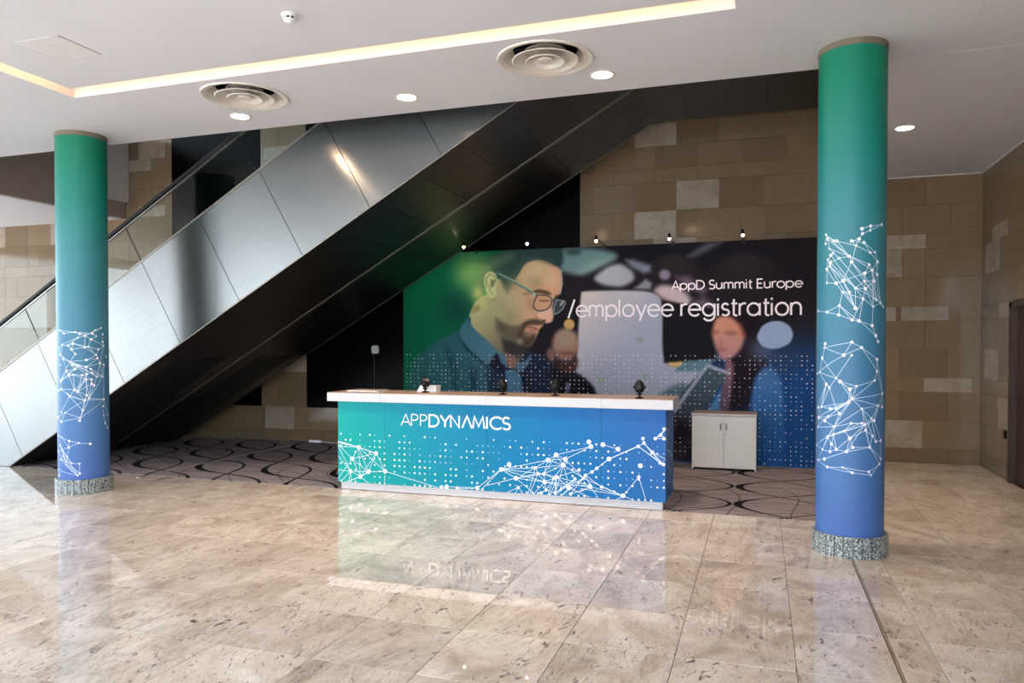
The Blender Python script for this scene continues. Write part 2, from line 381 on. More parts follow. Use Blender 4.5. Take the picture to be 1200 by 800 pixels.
  ('l',(140,146,166),0.0511,1.0,0.0136,[(4.896,1.252),(4.614,1.354),(4.249,0.83),(4.028,0.49)],None),
  ('p',(38,30,38),None,0.9,0.0909,[(4.05,0.729),(4.458,0.505),(4.427,-0.206),(4.054,-0.227)],None),
  ('p',(34,84,84),(50,90,104),1,0.0227,[(-0.004,-0.521),(0.091,1.263),(0.245,1.446),(0.436,1.617),(0.625,1.728),(0.922,1.829),(1.094,2.055),(1.287,1.816),(1.574,1.546),(1.763,1.257),(1.904,-0.411)],[(0.27,1.241),(1.383,1.253)]),
  ('p',(30,37,56),None,1.0,0.0284,[(1.478,-0.435),(1.598,1.099),(1.407,1.332),(1.55,1.524),(1.716,1.591),(2.066,1.569),(2.318,1.46),(2.42,1.286),(2.523,-0.375)],None),
  ('p',(26,62,76),None,0.8,0.0454,[(0.699,1.613),(0.761,1.59),(0.897,1.316),(1.018,-0.462),(0.87,-0.47),(0.823,1.133)],None),
  ('p',(28,52,70),None,0.8,0.0454,[(1.117,1.296),(1.214,1.251),(1.286,-0.446),(1.164,-0.453)],None),
  ('p',(30,44,62),None,0.8,0.0454,[(1.383,1.321),(1.621,1.188),(1.763,-0.419),(1.526,-0.433)],None),
  ('p',(28,72,82),None,0.6,0.0682,[(0.321,1.172),(0.598,0.992),(0.721,-0.479),(0.393,-0.498)],None),
  ('p',(22,48,62),None,0.9,0.0227,[(0.91,1.795),(0.971,1.704),(1.19,1.477),(1.407,1.332),(1.287,1.376),(1.069,1.545)],None),
  ('p',(72,108,134),None,1.0,0.017,[(1.681,1.256),(1.833,1.269),(1.938,1.192),(2.055,-0.402),(1.857,-0.413)],None),
  ('p',(28,32,50),None,0.8,0.0227,[(1.833,1.28),(1.927,1.214),(2.019,1.304),(2.228,-0.392),(2.066,-0.401),(1.938,1.17)],None),
  ('p',(170,168,122),(112,98,84),1,0.0227,[(1.089,2.003),(1.118,2.127),(1.215,2.307),(1.384,2.416),(1.622,2.165),(1.833,1.763),(2.042,1.64),(1.973,1.496),(1.833,1.274),(1.692,1.317),(1.479,1.562),(1.287,1.719)],[(1.191,2.036),(1.716,1.585)]),
  ('p',(48,44,46),None,0.9,0.0454,[(1.622,1.741),(1.857,1.685),(2.089,1.618),(2.042,1.497),(1.857,1.429),(1.669,1.518)],None),
  ('p',(128,92,86),None,0.9,0.0227,[(1.681,1.524),(1.857,1.458),(1.857,1.28),(1.728,1.301)],None),
  ('p',(58,102,112),(72,112,130),1,0.0136,[(1.082,2.062),(1.142,2.032),(1.13,1.93),(1.383,1.714),(1.574,1.551),(1.681,1.435),(1.704,1.368),(1.407,1.332),(1.287,1.433),(1.069,1.613),(0.922,1.829)],[(0.971,1.863),(1.431,1.411)]),
  ('p',(26,30,42),None,1.0,0.017,[(1.412,1.339),(1.546,1.519),(1.598,1.479),(1.674,1.278),(1.621,1.233)],None),
  ('p',(74,106,128),None,1.0,0.017,[(1.55,1.535),(1.681,1.479),(1.721,1.301),(1.622,1.367)],None),
  ('p',(72,102,124),None,1.0,0.017,[(1.857,1.369),(1.996,1.392),(2.1,1.525),(2.077,1.415),(2.031,1.315),(1.915,1.219),(1.838,1.28)],None),
  ('p',(40,70,82),None,1.0,0.0114,[(1.074,2.055),(1.13,2.048),(1.106,1.964)],None),
  ('p',(58,84,72),(42,68,68),1,0.0341,[(1.191,2.352),(1.216,2.622),(1.288,2.845),(1.48,2.984),(1.856,3.08),(2.316,3.072),(2.569,3.019),(2.556,2.781),(2.452,2.806),(2.225,2.923),(1.996,2.821),(1.857,2.605),(1.693,2.431),(1.598,2.634),(1.384,2.718),(1.312,2.395)],[(1.288,2.62),(2.316,2.985)]),
  ('g',(95,140,88),0.2982,0.7,0,[(1.143,2.692)],None),
  ('p',(118,140,100),None,0.55,0.0909,[(1.24,2.622),(1.384,2.887),(1.669,2.988),(1.856,2.959),(1.622,2.834),(1.432,2.751),(1.312,2.552)],None),
  ('g',(112,158,84),0.2386,0.62,0,[(1.143,2.737)],None),
  ('g',(104,138,88),0.1789,0.45,0,[(1.288,2.845)],None),
  ('l',(70,98,92),0.0341,0.5,0.0341,[(1.622,2.923),(1.903,2.979),(2.225,2.988)],None),
  ('l',(84,108,88),0.0341,0.5,0.0341,[(1.48,2.839),(1.716,2.919),(1.996,2.953)],None),
  ('p',(158,158,118),(192,146,118),1,0.0136,[(1.36,2.349),(1.575,2.668),(1.716,2.475),(1.857,2.627),(1.996,2.843),(2.225,2.901),(2.452,2.795),(2.538,2.738),(2.556,2.499),(2.525,2.373),(2.435,2.306),(2.412,2.175),(2.43,2.055),(2.403,1.97),(2.317,1.953),(2.26,1.98),(2.283,1.925),(2.215,1.867),(2.192,1.805),(2.139,1.706),(2.077,1.618),(1.973,1.629),(1.833,1.718),(1.622,1.808),(1.479,2.033),(1.384,2.214)],[(1.479,2.346),(2.226,2.244)]),
  ('p',(66,80,66),None,0.8,0.0454,[(1.598,2.656),(1.763,2.629),(1.857,2.715),(1.833,2.561),(1.716,2.408),(1.645,2.499)],None),
  ('g',(170,165,128),0.2187,0.6,0,[(2.18,2.749)],None),
  ('g',(122,112,84),0.1193,0.5,0,[(2.157,2.552)],None),
  ('g',(140,142,112),0.2386,0.5,0,[(1.622,2.232)],None),
  ('g',(196,150,118),0.1392,0.6,0,[(2.065,2.225)],None),
  ('g',(186,166,136),0.1193,0.6,0,[(2.407,2.589)],None),
  ('g',(160,146,116),0.0994,0.5,0,[(2.317,2.723)],None),
  ('g',(128,122,92),0.1193,0.6,0,[(1.81,2.539)],None),
  ('g',(158,146,112),0.0994,0.5,0,[(2.088,2.598)],None),
  ('g',(172,148,114),0.1193,0.5,0,[(1.95,2.227)],None),
  ('g',(128,128,100),0.1392,0.6,0,[(1.763,2.03)],None),
  ('g',(84,84,66),0.0994,0.7,0,[(1.622,1.897)],None),
  ('g',(206,156,128),0.0795,0.6,0,[(2.088,2.07)],None),
  ('p',(150,116,90),None,0.4,0.0454,[(1.996,2.336),(2.111,2.312),(2.157,2.157),(2.088,2.114),(2.019,2.203)],None),
  ('p',(44,66,66),None,0.9,0.0682,[(1.996,3.063),(2.316,3.072),(2.569,3.019),(2.56,2.791),(2.43,2.807),(2.225,2.901),(2.042,2.93),(1.856,2.892),(1.81,3.005)],None),
  ('l',(200,205,195),0.0136,0.8,0.0091,[(2.547,2.727),(2.558,2.52),(2.529,2.38)],None),
  ('p',(80,74,62),None,0.85,0.0568,[(1.515,2.066),(1.669,1.942),(1.833,1.918),(1.926,1.939),(1.996,1.961),(1.926,1.851),(1.996,1.828),(2.146,1.805),(2.139,1.706),(2.077,1.612),(1.973,1.618),(1.833,1.685),(1.645,1.763),(1.551,1.898)],None),
  ('p',(72,56,48),None,0.95,0.0284,[(1.903,1.851),(1.973,1.972),(2.042,2.009),(2.157,2.021),(2.26,1.991),(2.283,1.936),(2.203,1.928),(2.042,1.929),(1.961,1.828),(1.973,1.74),(2.089,1.74),(2.157,1.816),(2.146,1.706),(2.066,1.612),(1.961,1.625),(1.857,1.718)],None),
  ('g',(150,148,138),0.0596,0.7,0,[(1.915,1.691)],None),
  ('p',(172,118,104),None,1.0,0.0114,[(2.015,1.912),(2.1,1.92),(2.199,1.871),(2.162,1.827),(2.065,1.832)],None),
  ('l',(96,62,56),0.0114,1.0,0.0091,[(2.031,1.907),(2.123,1.889),(2.192,1.862)],None),
  ('g',(150,108,88),0.0318,0.7,0,[(2.054,1.779)],None),
  ('p',(212,168,148),None,1.0,0.0227,[(2.385,2.197),(2.426,2.066),(2.403,1.974),(2.317,1.958),(2.283,2.002),(2.18,2.047),(2.169,2.091),(2.294,2.155)],None),
  ('p',(80,50,44),None,0.9,0.0114,[(2.315,1.991),(2.313,1.985),(2.309,1.98),(2.302,1.977),(2.293,1.974),(2.283,1.973),(2.273,1.974),(2.264,1.977),(2.257,1.981),(2.253,1.986),(2.251,1.991),(2.253,1.997),(2.257,2.002),(2.264,2.005),(2.273,2.008),(2.283,2.008),(2.293,2.008),(2.302,2.005),(2.309,2.001),(2.313,1.996)],None),
  ('l',(140,92,76),0.0114,0.8,0.0102,[(2.169,2.091),(2.157,2.047),(2.203,2.02)],None),
  ('p',(176,182,132),None,1.0,0.0136,[(1.341,2.596),(1.365,2.703),(1.444,2.744),(1.532,2.707),(1.565,2.59),(1.527,2.457),(1.546,2.39),(1.479,2.32),(1.403,2.359),(1.365,2.461)],None),
  ('l',(120,128,92),0.0204,1.0,0.0114,[(1.384,2.505),(1.384,2.64),(1.444,2.701),(1.515,2.659),(1.532,2.569)],None),
  ('p',(84,88,66),None,0.9,0.0227,[(1.456,2.616),(1.515,2.603),(1.503,2.514),(1.456,2.504)],None),
  ('l',(130,132,96),0.017,1.0,0.0114,[(1.42,2.549),(1.444,2.437),(1.491,2.391)],None),
  ('l',(150,92,64),0.017,0.7,0.0114,[(1.479,2.32),(1.515,2.31)],None),
  ('g',(196,204,116),0.1392,0.75,0,[(1.252,2.419)],None),
  ('g',(180,186,116),0.1193,0.6,0,[(1.288,2.238)],None),
  ('p',(120,100,66),None,0.6,0.0341,[(1.143,2.127),(1.191,2.217),(1.264,2.238),(1.288,2.17),(1.191,2.126)],None),
  ('p',(74,62,48),None,0.95,0.017,[(2.1,2.426),(2.203,2.457),(2.34,2.428),(2.408,2.376),(2.362,2.362),(2.226,2.397),(2.123,2.395)],None),
  ('p',(110,88,66),None,0.6,0.0284,[(2.084,2.389),(2.08,2.384),(2.071,2.379),(2.057,2.376),(2.039,2.374),(2.019,2.373),(1.999,2.374),(1.981,2.377),(1.967,2.382),(1.957,2.387),(1.954,2.392),(1.957,2.398),(1.967,2.402),(1.981,2.406),(1.999,2.408),(2.019,2.408),(2.039,2.407),(2.057,2.404),(2.071,2.4),(2.08,2.395)],None),
  ('p',(150,104,84),None,0.8,0.0284,[(2.356,2.285),(2.352,2.28),(2.342,2.275),(2.326,2.272),(2.305,2.27),(2.283,2.269),(2.26,2.27),(2.24,2.273),(2.224,2.277),(2.213,2.282),(2.21,2.288),(2.213,2.293),(2.224,2.298),(2.24,2.302),(2.26,2.304),(2.283,2.304),(2.305,2.303),(2.326,2.3),(2.342,2.296),(2.352,2.291)],None),
  ('l',(78,54,46),0.0114,0.9,0.0091,[(2.214,2.292),(2.294,2.273),(2.362,2.285)],None),
  ('p',(60,52,46),None,0.8,0.017,[(2.453,2.36),(2.52,2.369),(2.453,2.283),(2.426,2.284)],None),
  ('l',(78,104,100),0.0386,1.0,0.008,[(1.563,2.711),(1.74,2.617),(1.973,2.491),(2.162,2.372)],None),
  ('l',(150,182,172),0.0114,0.9,0.008,[(1.598,2.696),(1.763,2.616),(1.996,2.491),(2.146,2.395)],None),
  ('p',(150,165,160),None,1.0,0.0091,[(2.169,2.377),(2.167,2.368),(2.163,2.36),(2.156,2.354),(2.148,2.35),(2.139,2.349),(2.13,2.35),(2.121,2.354),(2.115,2.361),(2.11,2.369),(2.109,2.378),(2.11,2.387),(2.115,2.395),(2.121,2.401),(2.13,2.405),(2.139,2.406),(2.148,2.404),(2.156,2.4),(2.163,2.393),(2.167,2.385)],None),
  ('l',(66,72,72),0.0204,1.0,0.008,[(2.169,2.366),(2.226,2.367),(2.328,2.36),(2.385,2.328),(2.408,2.284),(2.385,2.208),(2.328,2.155),(2.237,2.134),(2.169,2.146),(2.121,2.191),(2.13,2.267),(2.176,2.354)],None),
  ('l',(70,78,78),0.0204,1.0,0.008,[(2.396,2.274),(2.43,2.301),(2.475,2.3)],None),
  ('p',(70,76,84),None,0.8,0.0136,[(2.471,2.283),(2.592,2.268),(2.57,2.173),(2.521,2.119),(2.449,2.087),(2.43,2.153)],None),
  ('l',(120,136,138),0.0182,1.0,0.008,[(2.471,2.292),(2.592,2.272),(2.606,2.242),(2.57,2.162),(2.509,2.108),(2.444,2.079),(2.43,2.153),(2.457,2.251),(2.471,2.292)],None),
  ('l',(190,205,205),0.0159,1.0,0.0091,[(2.57,2.26),(2.534,2.217)],None),
]
BANNER_TEXT = {'s1':((4.132,2.402),(5.832,2.398),(5.831,2.512)),'s2':((2.652,2.042),(5.834,2.032),(5.833,2.191)),'c':((-3.756,0.749),(-2.473,0.746),(-2.473,0.871),(-3.478,0.751),(-3.427,0.75))}
DESK_NODES = [(-4.283,0.486,1.0),(-4.063,0.427,1.0),(-4.365,0.353,1.0),(-4.387,0.211,1.0),(-4.162,0.214,1.0),(-4.262,0.156,1.0),(-3.952,0.232,1.0),(-3.212,0.105,1.0),(-3.269,0.078,0.72),(-3.088,0.09,0.72),(-2.856,0.113,1.0),(-2.588,0.325,1.0),(-2.499,0.383,1.0),(-2.425,0.241,1.0),(-2.399,0.144,0.72),(-2.213,0.361,0.72),(-2.184,0.302,0.72),(-2.121,0.302,0.72),(-2.112,0.22,1.0),(-2.078,0.448,1.0),(-1.99,0.505,1.0),(-1.894,0.465,1.0),(-1.915,0.405,1.0),(-2.013,0.264,0.72),(-1.982,0.277,0.72),(-2.098,0.138,0.72),(-2.15,0.104,0.72),(-2.001,0.113,0.72),(-1.855,0.175,1.0),(-1.793,0.269,0.72),(-1.749,0.363,0.72),(-1.704,0.281,0.72),(-1.682,0.312,0.72),(-1.838,0.112,0.72),(-1.626,0.606,1.0),(-1.648,0.653,1.0),(-1.505,0.631,1.0),(-1.352,0.592,1.0),(-1.442,0.489,1.0),(-1.566,0.389,0.72),(-1.616,0.35,0.72),(-1.634,0.2,1.0),(-1.516,0.203,0.72),(-1.299,0.128,1.0),(-1.143,0.325,0.72),(-1.128,0.437,1.0),(-1.15,0.629,0.72),(-1.103,0.708,0.72),(-1.094,0.663,0.72),(-1.009,0.576,0.72),(-0.902,0.461,0.72),(-0.933,0.474,0.72),(-0.982,0.713,0.72),(-0.931,0.749,0.72),(-0.86,0.808,0.72),(-0.856,0.714,0.72)]
DESK_ENDS = [(-4.606,0.543),(-4.606,0.528),(-4.573,0.483),(-4.606,0.514),(-4.606,0.499),(-4.607,0.378),(-4.608,0.119),(-4.602,0.217),(-4.52,0.076),(-4.41,0.082),(-4.377,0.079),(-4.47,0.074),(-4.139,0.074),(-3.963,0.084),(-3.312,0.088),(-2.828,0.082),(-2.756,0.143),(-2.201,0.076),(-2.529,0.084),(-2.434,0.084),(-2.341,0.081),(-2.294,0.079),(-2.376,0.266),(-2.277,0.08),(-2.236,0.083),(-1.655,0.197),(-1.872,0.261),(-1.996,0.254),(-1.939,0.082),(-1.649,0.095),(-1.649,0.214),(-2.052,0.08),(-2.081,0.078),(-2.007,0.088),(-1.996,0.089),(-1.649,0.187),(-0.854,0.513),(-0.854,0.467),(-1.067,0.078),(-1.383,0.076),(-1.158,0.072),(-1.539,0.076),(-1.738,0.21),(-1.737,0.138),(-1.738,0.173),(-1.939,0.082)]
DESK_LINKS = [(1000,0,2),(1001,0,1),(1002,0,1),(1003,2,1),(1004,3,1),(1005,3,1),(2,1006,1),(1007,3,1),(3,4,1),(4,6,1.3),(0,1,1.6),(0,2,1),(0,5,1),(0,4,1),(0,6,1),(1,2,1),(1,4,1),(1,5,1),(1,6,1),(2,4,1),(2,5,1),(3,1008,1),(3,1009,1),(3,1010,1),(3,5,1),(5,4,1.6),(5,1011,1.6),(5,1012,1),(6,1013,1),(6,1014,1),(7,10,1),(8,7,1),(9,10,1),(11,10,1),(11,1015,1),(13,1016,1),(11,19,1),(11,15,1),(11,13,1),(11,18,1),(11,17,1),(11,12,1),(13,16,1),(13,18,1),(13,17,1),(15,19,1),(17,19,1),(17,22,1),(17,20,1),(17,18,1),(18,28,1),(18,25,1),(19,20,1),(19,21,1),(19,22,1),(20,21,1),(20,22,1),(21,31,1),(22,31,1),(22,25,1),(23,18,1),(24,30,1),(24,28,1),(23,17,1),(27,29,1),(27,31,1),(28,29,1),(33,31,1),(25,27,1),(26,25,1),(31,32,1),(15,22,1),(16,18,1),(16,15,1),(23,24,1),(27,24,1),(13,1017,1),(14,1018,1),(14,1019,1),(14,1020,1),(15,1021,1),(15,1022,1),(16,1023,1),(18,1024,1),(18,1025,1),(22,1026,1),(27,1027,1),(28,1028,1),(28,1029,1),(17,1030,1),(24,1031,1),(23,1032,1),(21,1033,1),(29,1034,1),(33,1035,1),(20,34,1),(21,34,1),(36,37,1),(38,46,1.8),(38,39,1.3),(39,40,1.3),(46,48,1),(47,48,1.3),(48,49,1.3),(49,50,1.3),(46,50,1),(46,51,1),(48,51,1),(52,53,1.3),(53,54,1.3),(52,54,1),(52,55,1),(53,55,1),(50,51,1),(43,44,1),(43,41,1),(43,42,1),(40,32,1),(32,31,1),(41,32,1),(42,32,1),(43,31,1),(49,1036,1),(50,1037,1),(44,1038,1),(43,1039,1),(43,1040,1),(41,1041,1),(41,1042,1),(41,1043,1),(43,1044,1),(31,1045,1)]
COLUMN_NODES_R = [(-2.475,2.492),(-2.411,2.455),(-2.489,2.421),(-2.189,2.435),(-2.091,2.431),(-2.342,2.38),(-2.205,2.343),(-2.284,2.327),(-2.39,2.295),(-2.022,2.297),(-2.296,2.271),(-2.316,2.244),(-2.425,2.222),(-1.73,2.308),(-1.664,2.264),(-1.545,2.385),(-1.669,2.423),(-1.466,2.435),(-1.368,2.475),(-1.386,2.513),(-1.124,2.533),(-1.135,2.5),(-0.694,2.549),(-1.321,2.408),(-1.129,2.333),(-0.964,2.337),(-0.863,2.264),(-1.157,2.241),(-1.06,2.199),(-1.291,2.176),(-0.875,2.167),(-0.99,2.118),(-1.295,2.116),(-1.27,2.059),(-1.552,2.066),(-1.898,2.122),(-2.105,2.107),(-2.421,2.116),(-1.912,2.037),(-1.711,2.035),(-1.547,1.911),(-1.33,1.982),(-0.912,1.977),(-1.016,1.924),(-0.708,1.951),(-0.563,1.926),(-2.0,1.935),(-2.015,1.864),(-2.412,1.888),(-2.907,1.904),(-1.636,1.824),(-1.447,1.815),(-1.044,1.78),(-0.907,1.703),(-0.819,1.66),(-2.506,1.612),(-2.474,1.642),(-2.602,1.531),(-1.86,1.555),(-1.641,1.654),(-1.369,1.613),(-1.644,1.554),(-0.853,1.522),(-0.848,1.431),(-0.937,1.363),(-1.497,1.319),(-1.684,1.295),(-1.959,1.352),(-2.082,1.377),(-2.414,1.326),(-2.297,1.302),(-2.75,1.419),(-2.94,1.404),(-1.623,1.223),(-1.719,1.194),(-1.343,1.148),(-1.969,1.105),(-2.069,1.139),(-2.264,1.138),(-2.614,1.147),(-2.829,1.136),(-2.794,1.058),(-2.338,1.074),(-2.466,1.041),(-2.131,1.001),(-2.848,0.98),(-2.354,0.916),(-2.154,0.942),(-1.821,0.974),(-1.639,1.035),(-1.253,1.028),(-1.34,1.04),(-1.044,1.075),(-0.953,1.056),(-0.803,1.17),(-0.564,1.262),(-0.569,1.157),(-1.228,0.984),(-0.998,0.939),(-0.871,0.896),(-0.645,0.9),(-1.094,0.855),(-1.586,0.851),(-1.767,0.816),(-1.673,0.92),(-2.059,0.827),(-2.266,0.804),(-2.215,0.865),(-2.56,0.812),(-2.948,0.836),(-2.47,0.74),(-2.8,0.721),(-2.36,0.682),(-1.867,0.693),(-1.601,0.658),(-1.113,0.666),(-1.047,0.64),(-0.706,0.721),(-0.635,0.759),(3.077,0.659)]
COLUMN_LINKS_R = [(0,1),(0,2),(1,5),(5,6),(6,9),(5,13),(0,13),(0,3),(3,4),(4,15),(4,13),(1,13),(7,8),(8,12),(10,11),(9,13),(13,14),(14,15),(15,17),(16,15),(16,23),(17,18),(18,19),(19,20),(20,22),(18,21),(21,20),(21,22),(16,17),(23,24),(23,25),(15,24),(24,25),(24,26),(25,26),(26,30),(13,27),(27,28),(28,30),(13,28),(14,32),(9,33),(27,29),(29,28),(32,29),(31,28),(32,31),(32,33),(33,31),(33,34),(34,32),(14,35),(35,29),(35,36),(36,37),(12,37),(12,36),(35,39),(36,38),(38,39),(38,40),(39,40),(35,40),(11,34),(10,34),(11,35),(11,40),(7,34),(34,40),(34,41),(34,33),(32,42),(33,42),(33,43),(31,43),(31,42),(42,44),(43,44),(44,45),(42,45),(28,44),(38,46),(46,47),(46,48),(46,50),(46,51),(47,48),(48,49),(47,50),(50,51),(51,52),(52,53),(53,54),(51,41),(52,43),(51,53),(41,33),(41,50),(41,43),(41,38),(26,28),(10,9),(6,7),(28,43),(32,44),(34,45),(14,45),(30,44),(55,56),(55,57),(55,58),(55,59),(58,59),(59,60),(58,60),(60,62),(60,63),(62,63),(63,64),(64,65),(64,73),(65,66),(65,67),(66,67),(67,68),(68,61),(57,71),(57,68),(58,71),(71,72),(71,68),(71,69),(69,70),(68,70),(69,79),(70,79),(70,77),(69,80),(69,81),(66,74),(66,73),(65,73),(67,73),(73,74),(73,75),(73,76),(74,77),(74,78),(74,79),(74,81),(73,95),(73,94),(73,84),(75,90),(75,92),(75,94),(75,84),(76,77),(76,84),(76,82),(77,78),(78,79),(79,80),(81,82),(82,83),(81,83),(83,84),(81,85),(84,85),(84,87),(84,89),(84,86),(86,87),(87,88),(88,89),(89,90),(89,91),(90,91),(90,92),(92,93),(93,94),(94,96),(95,96),(90,97),(97,98),(98,99),(99,100),(98,101),(97,101),(97,104),(90,104),(90,103),(90,88),(104,102),(104,103),(104,105),(88,104),(86,107),(87,107),(87,105),(107,105),(107,106),(105,106),(106,108),(108,109),(105,103),(102,101),(103,101),(102,103),(86,109),(86,108),(110,103),(110,111),(111,108),(111,112),(112,113),(112,114),(113,114),(113,115),(114,116),(115,116),(115,117),(116,117),(117,118),(118,100),(101,118),(117,101),(119,111),(119,112),(93,100),(92,99),(94,97),(95,93),(63,95),(62,95),(67,66),(73,82),(74,85),(90,101),(84,108),(75,98),(91,86),(93,86)]
COLUMN_NODES_L = [(-1.773,1.795),(-1.508,1.758),(-1.026,1.772),(-0.847,1.755),(-0.657,1.734),(-0.928,1.712),(-0.256,1.797),(-0.377,1.759),(0.011,1.823),(-0.219,1.73),(-0.427,1.695),(0.095,1.753),(0.091,1.669),(0.135,1.625),(-0.129,1.586),(-0.537,1.615),(-0.671,1.608),(-1.108,1.65),(-1.318,1.627),(-1.174,1.586),(-1.594,1.635),(-1.819,1.604),(-1.707,1.527),(-1.551,1.48),(-1.02,1.536),(-1.24,1.451),(-0.617,1.47),(-0.232,1.523),(-0.175,1.488),(-0.06,1.435),(0.14,1.413),(0.31,1.504),(-0.914,1.409),(-0.629,1.394),(-1.159,1.414),(-1.041,1.373),(-1.391,1.349),(-1.733,1.416),(-2.033,1.303),(-1.11,1.312),(-1.303,1.309),(-0.784,1.305),(-0.612,1.314),(-0.403,1.329),(-0.454,1.371),(-0.213,1.282),(0.057,1.284),(-0.422,1.255),(-0.634,1.256),(-0.423,1.208),(-0.328,1.188),(-1.727,1.233),(-1.639,1.256),(-1.687,1.153),(-1.883,1.133),(-1.365,1.1),(-1.266,1.075),(-1.064,1.147),(-0.959,1.124),(-0.62,1.084),(-0.696,1.028),(-0.526,1.048),(0.121,1.029),(0.078,0.953),(-0.773,0.922),(-1.476,0.897),(-1.986,0.838),(-1.693,0.797),(-0.859,0.839),(-0.89,0.809),(-0.773,0.921),(-1.695,0.898),(0.119,0.848),(0.197,0.762),(0.353,0.71),(0.594,0.652),(-2.011,0.645),(-1.695,0.626),(-1.31,0.589),(-0.929,0.565),(-0.503,0.549),(-1.324,0.519),(-1.796,0.54),(-1.965,0.467),(-1.601,0.42),(-1.408,0.418),(-1.767,0.384),(-1.418,0.331),(-1.212,0.347),(-0.912,0.338),(-0.905,0.231),(-0.981,0.211),(-2.024,0.273),(-1.906,0.204),(0.399,0.844)]
COLUMN_LINKS_L = [(0,1),(1,2),(0,2),(2,3),(3,7),(2,7),(7,6),(6,8),(3,4),(4,6),(4,8),(5,4),(5,3),(9,7),(9,10),(10,4),(10,13),(11,12),(12,13),(13,14),(14,15),(15,16),(16,17),(17,18),(18,20),(20,21),(18,19),(17,19),(20,22),(21,22),(22,23),(19,24),(24,25),(22,25),(23,25),(15,10),(16,4),(18,5),(20,5),(15,27),(14,27),(27,28),(28,29),(29,30),(29,13),(26,25),(26,27),(26,28),(25,34),(34,35),(32,33),(32,34),(33,44),(44,43),(43,42),(42,33),(35,36),(36,23),(36,40),(40,39),(39,41),(41,42),(42,48),(48,47),(47,49),(49,50),(45,43),(45,46),(46,30),(45,29),(25,32),(25,33),(25,42),(25,43),(25,45),(25,51),(51,52),(52,39),(51,38),(51,53),(53,54),(53,55),(55,56),(57,58),(57,56),(58,60),(59,60),(59,61),(61,60),(56,60),(39,57),(40,57),(58,48),(58,49),(57,48),(59,48),(61,50),(61,62),(60,62),(50,45),(48,39),(33,25),(33,28),(33,29),(41,47),(44,46),(43,46),(30,62),(29,46),(64,60),(64,59),(56,64),(53,57),(61,46),(35,51),(32,40),(16,19),(27,16),(17,14),(36,51),(48,61),(47,61),(42,58),(41,58),(57,59),(55,60),(65,60),(65,66),(65,68),(65,67),(66,67),(67,68),(68,64),(68,61),(68,62),(68,69),(71,56),(63,72),(72,73),(73,74),(74,75),(76,77),(77,78),(78,79),(79,80),(77,81),(78,81),(81,79),(81,83),(81,85),(82,84),(82,85),(82,87),(82,88),(82,91),(86,91),(84,90),(85,88),(88,89),(89,90),(87,90),(87,91),(92,93),(83,87),(86,88),(84,87),(85,87),(92,91),(62,94)]
# ------------------------------------------------------------------ materials
def plaster(name, col):
    m = mat(name, col, .85, spec=.2); t = NT(m)
    g = t.n('ShaderNodeNewGeometry').outputs['Position']
    f = t.noise(g, 1.3, 3)
    t.l(t.mix(f, tuple(c*.97 for c in col), tuple(min(255, c*1.02) for c in col)), t.b.inputs['Base Color'])
    return m

def marble():
    m = mat('polished_marble', (205,185,165), .05, spec=1.0, coat=.0); t = NT(m)
    oi = t.n('ShaderNodeObjectInfo').outputs['Random']
    pos = t.n('ShaderNodeNewGeometry').outputs['Position']
    off = t.n('ShaderNodeCombineXYZ'); t.l(t.math('MULTIPLY', oi, 37.0), off.inputs[0]); t.l(t.math('MULTIPLY', oi, 91.0), off.inputs[1])
    rot = t.n('ShaderNodeVectorRotate', rotation_type='Z_AXIS'); t.l(t.vmath('ADD', pos, off.outputs[0]), rot.inputs['Vector'])
    t.l(t.math('MULTIPLY', t.math('SUBTRACT', t.math('FRACT', t.math('MULTIPLY', oi, 13.7)), .5), .7), rot.inputs['Angle'])
    v = rot.outputs[0]
    st = t.vmath('MULTIPLY', v, (1.0, .22, 1.0))
    cloud = t.noise(t.vmath('MULTIPLY', v, (1.0, .6, 1.0)), 2.6, 5, .62, 1.0)
    streak = t.noise(st, 26.0, 5, .68, .5)
    fine = t.noise(st, 95.0, 3, .65)
    speck = t.noise(v, 120.0, 2, .6)
    where = t.noise(v, 1.1, 2)
    base = t.ramp(cloud, [(.3, (178,165,153)), (.48, (209,198,187)), (.68, (230,222,214))])
    sm = t.math('MULTIPLY', t.ramp(streak, [(.36, (255,255,255)), (.52, (0,0,0))]), t.ramp(where, [(.35, (60,60,60)), (.65, (175,175,175))]))
    c = t.mix(sm, base, (146,127,112))
    c = t.mix(t.math('MULTIPLY', t.ramp(fine, [(.36, (255,255,255)), (.55, (0,0,0))]), .26), c, (150,130,114))
    c = t.mix(t.math('MULTIPLY', t.ramp(speck, [(.56, (0,0,0)), (.66, (255,255,255))]), .3), c, (150,124,104))
    # dark flecks lying along the veins
    fl = t.noise(t.vmath('MULTIPLY', v, (1.0, .38, 1.0)), 23.0, 4, .62, 1.4)
    area = t.noise(v, 2.1, 3)
    fm = t.math('MULTIPLY', t.ramp(fl, [(.598, (0,0,0)), (.632, (255,255,255))]), t.ramp(area, [(.41, (0,0,0)), (.53, (255,255,255))]))
    c = t.mix(t.math('MULTIPLY', fm, .92), c, (66,48,44))
    tone = t.math('ADD', t.math('MULTIPLY', t.math('FRACT', t.math('MULTIPLY', oi, 7.31)), .16), .90)
    hs = t.n('ShaderNodeHueSaturation'); t.l(tone, hs.inputs['Value']); t.l(c, hs.inputs['Color'])
    t.l(hs.outputs[0], t.b.inputs['Base Color'])
    t.l(t.math('ADD', t.math('MULTIPLY', fm, .3), .015), t.b.inputs['Roughness'])
    return m

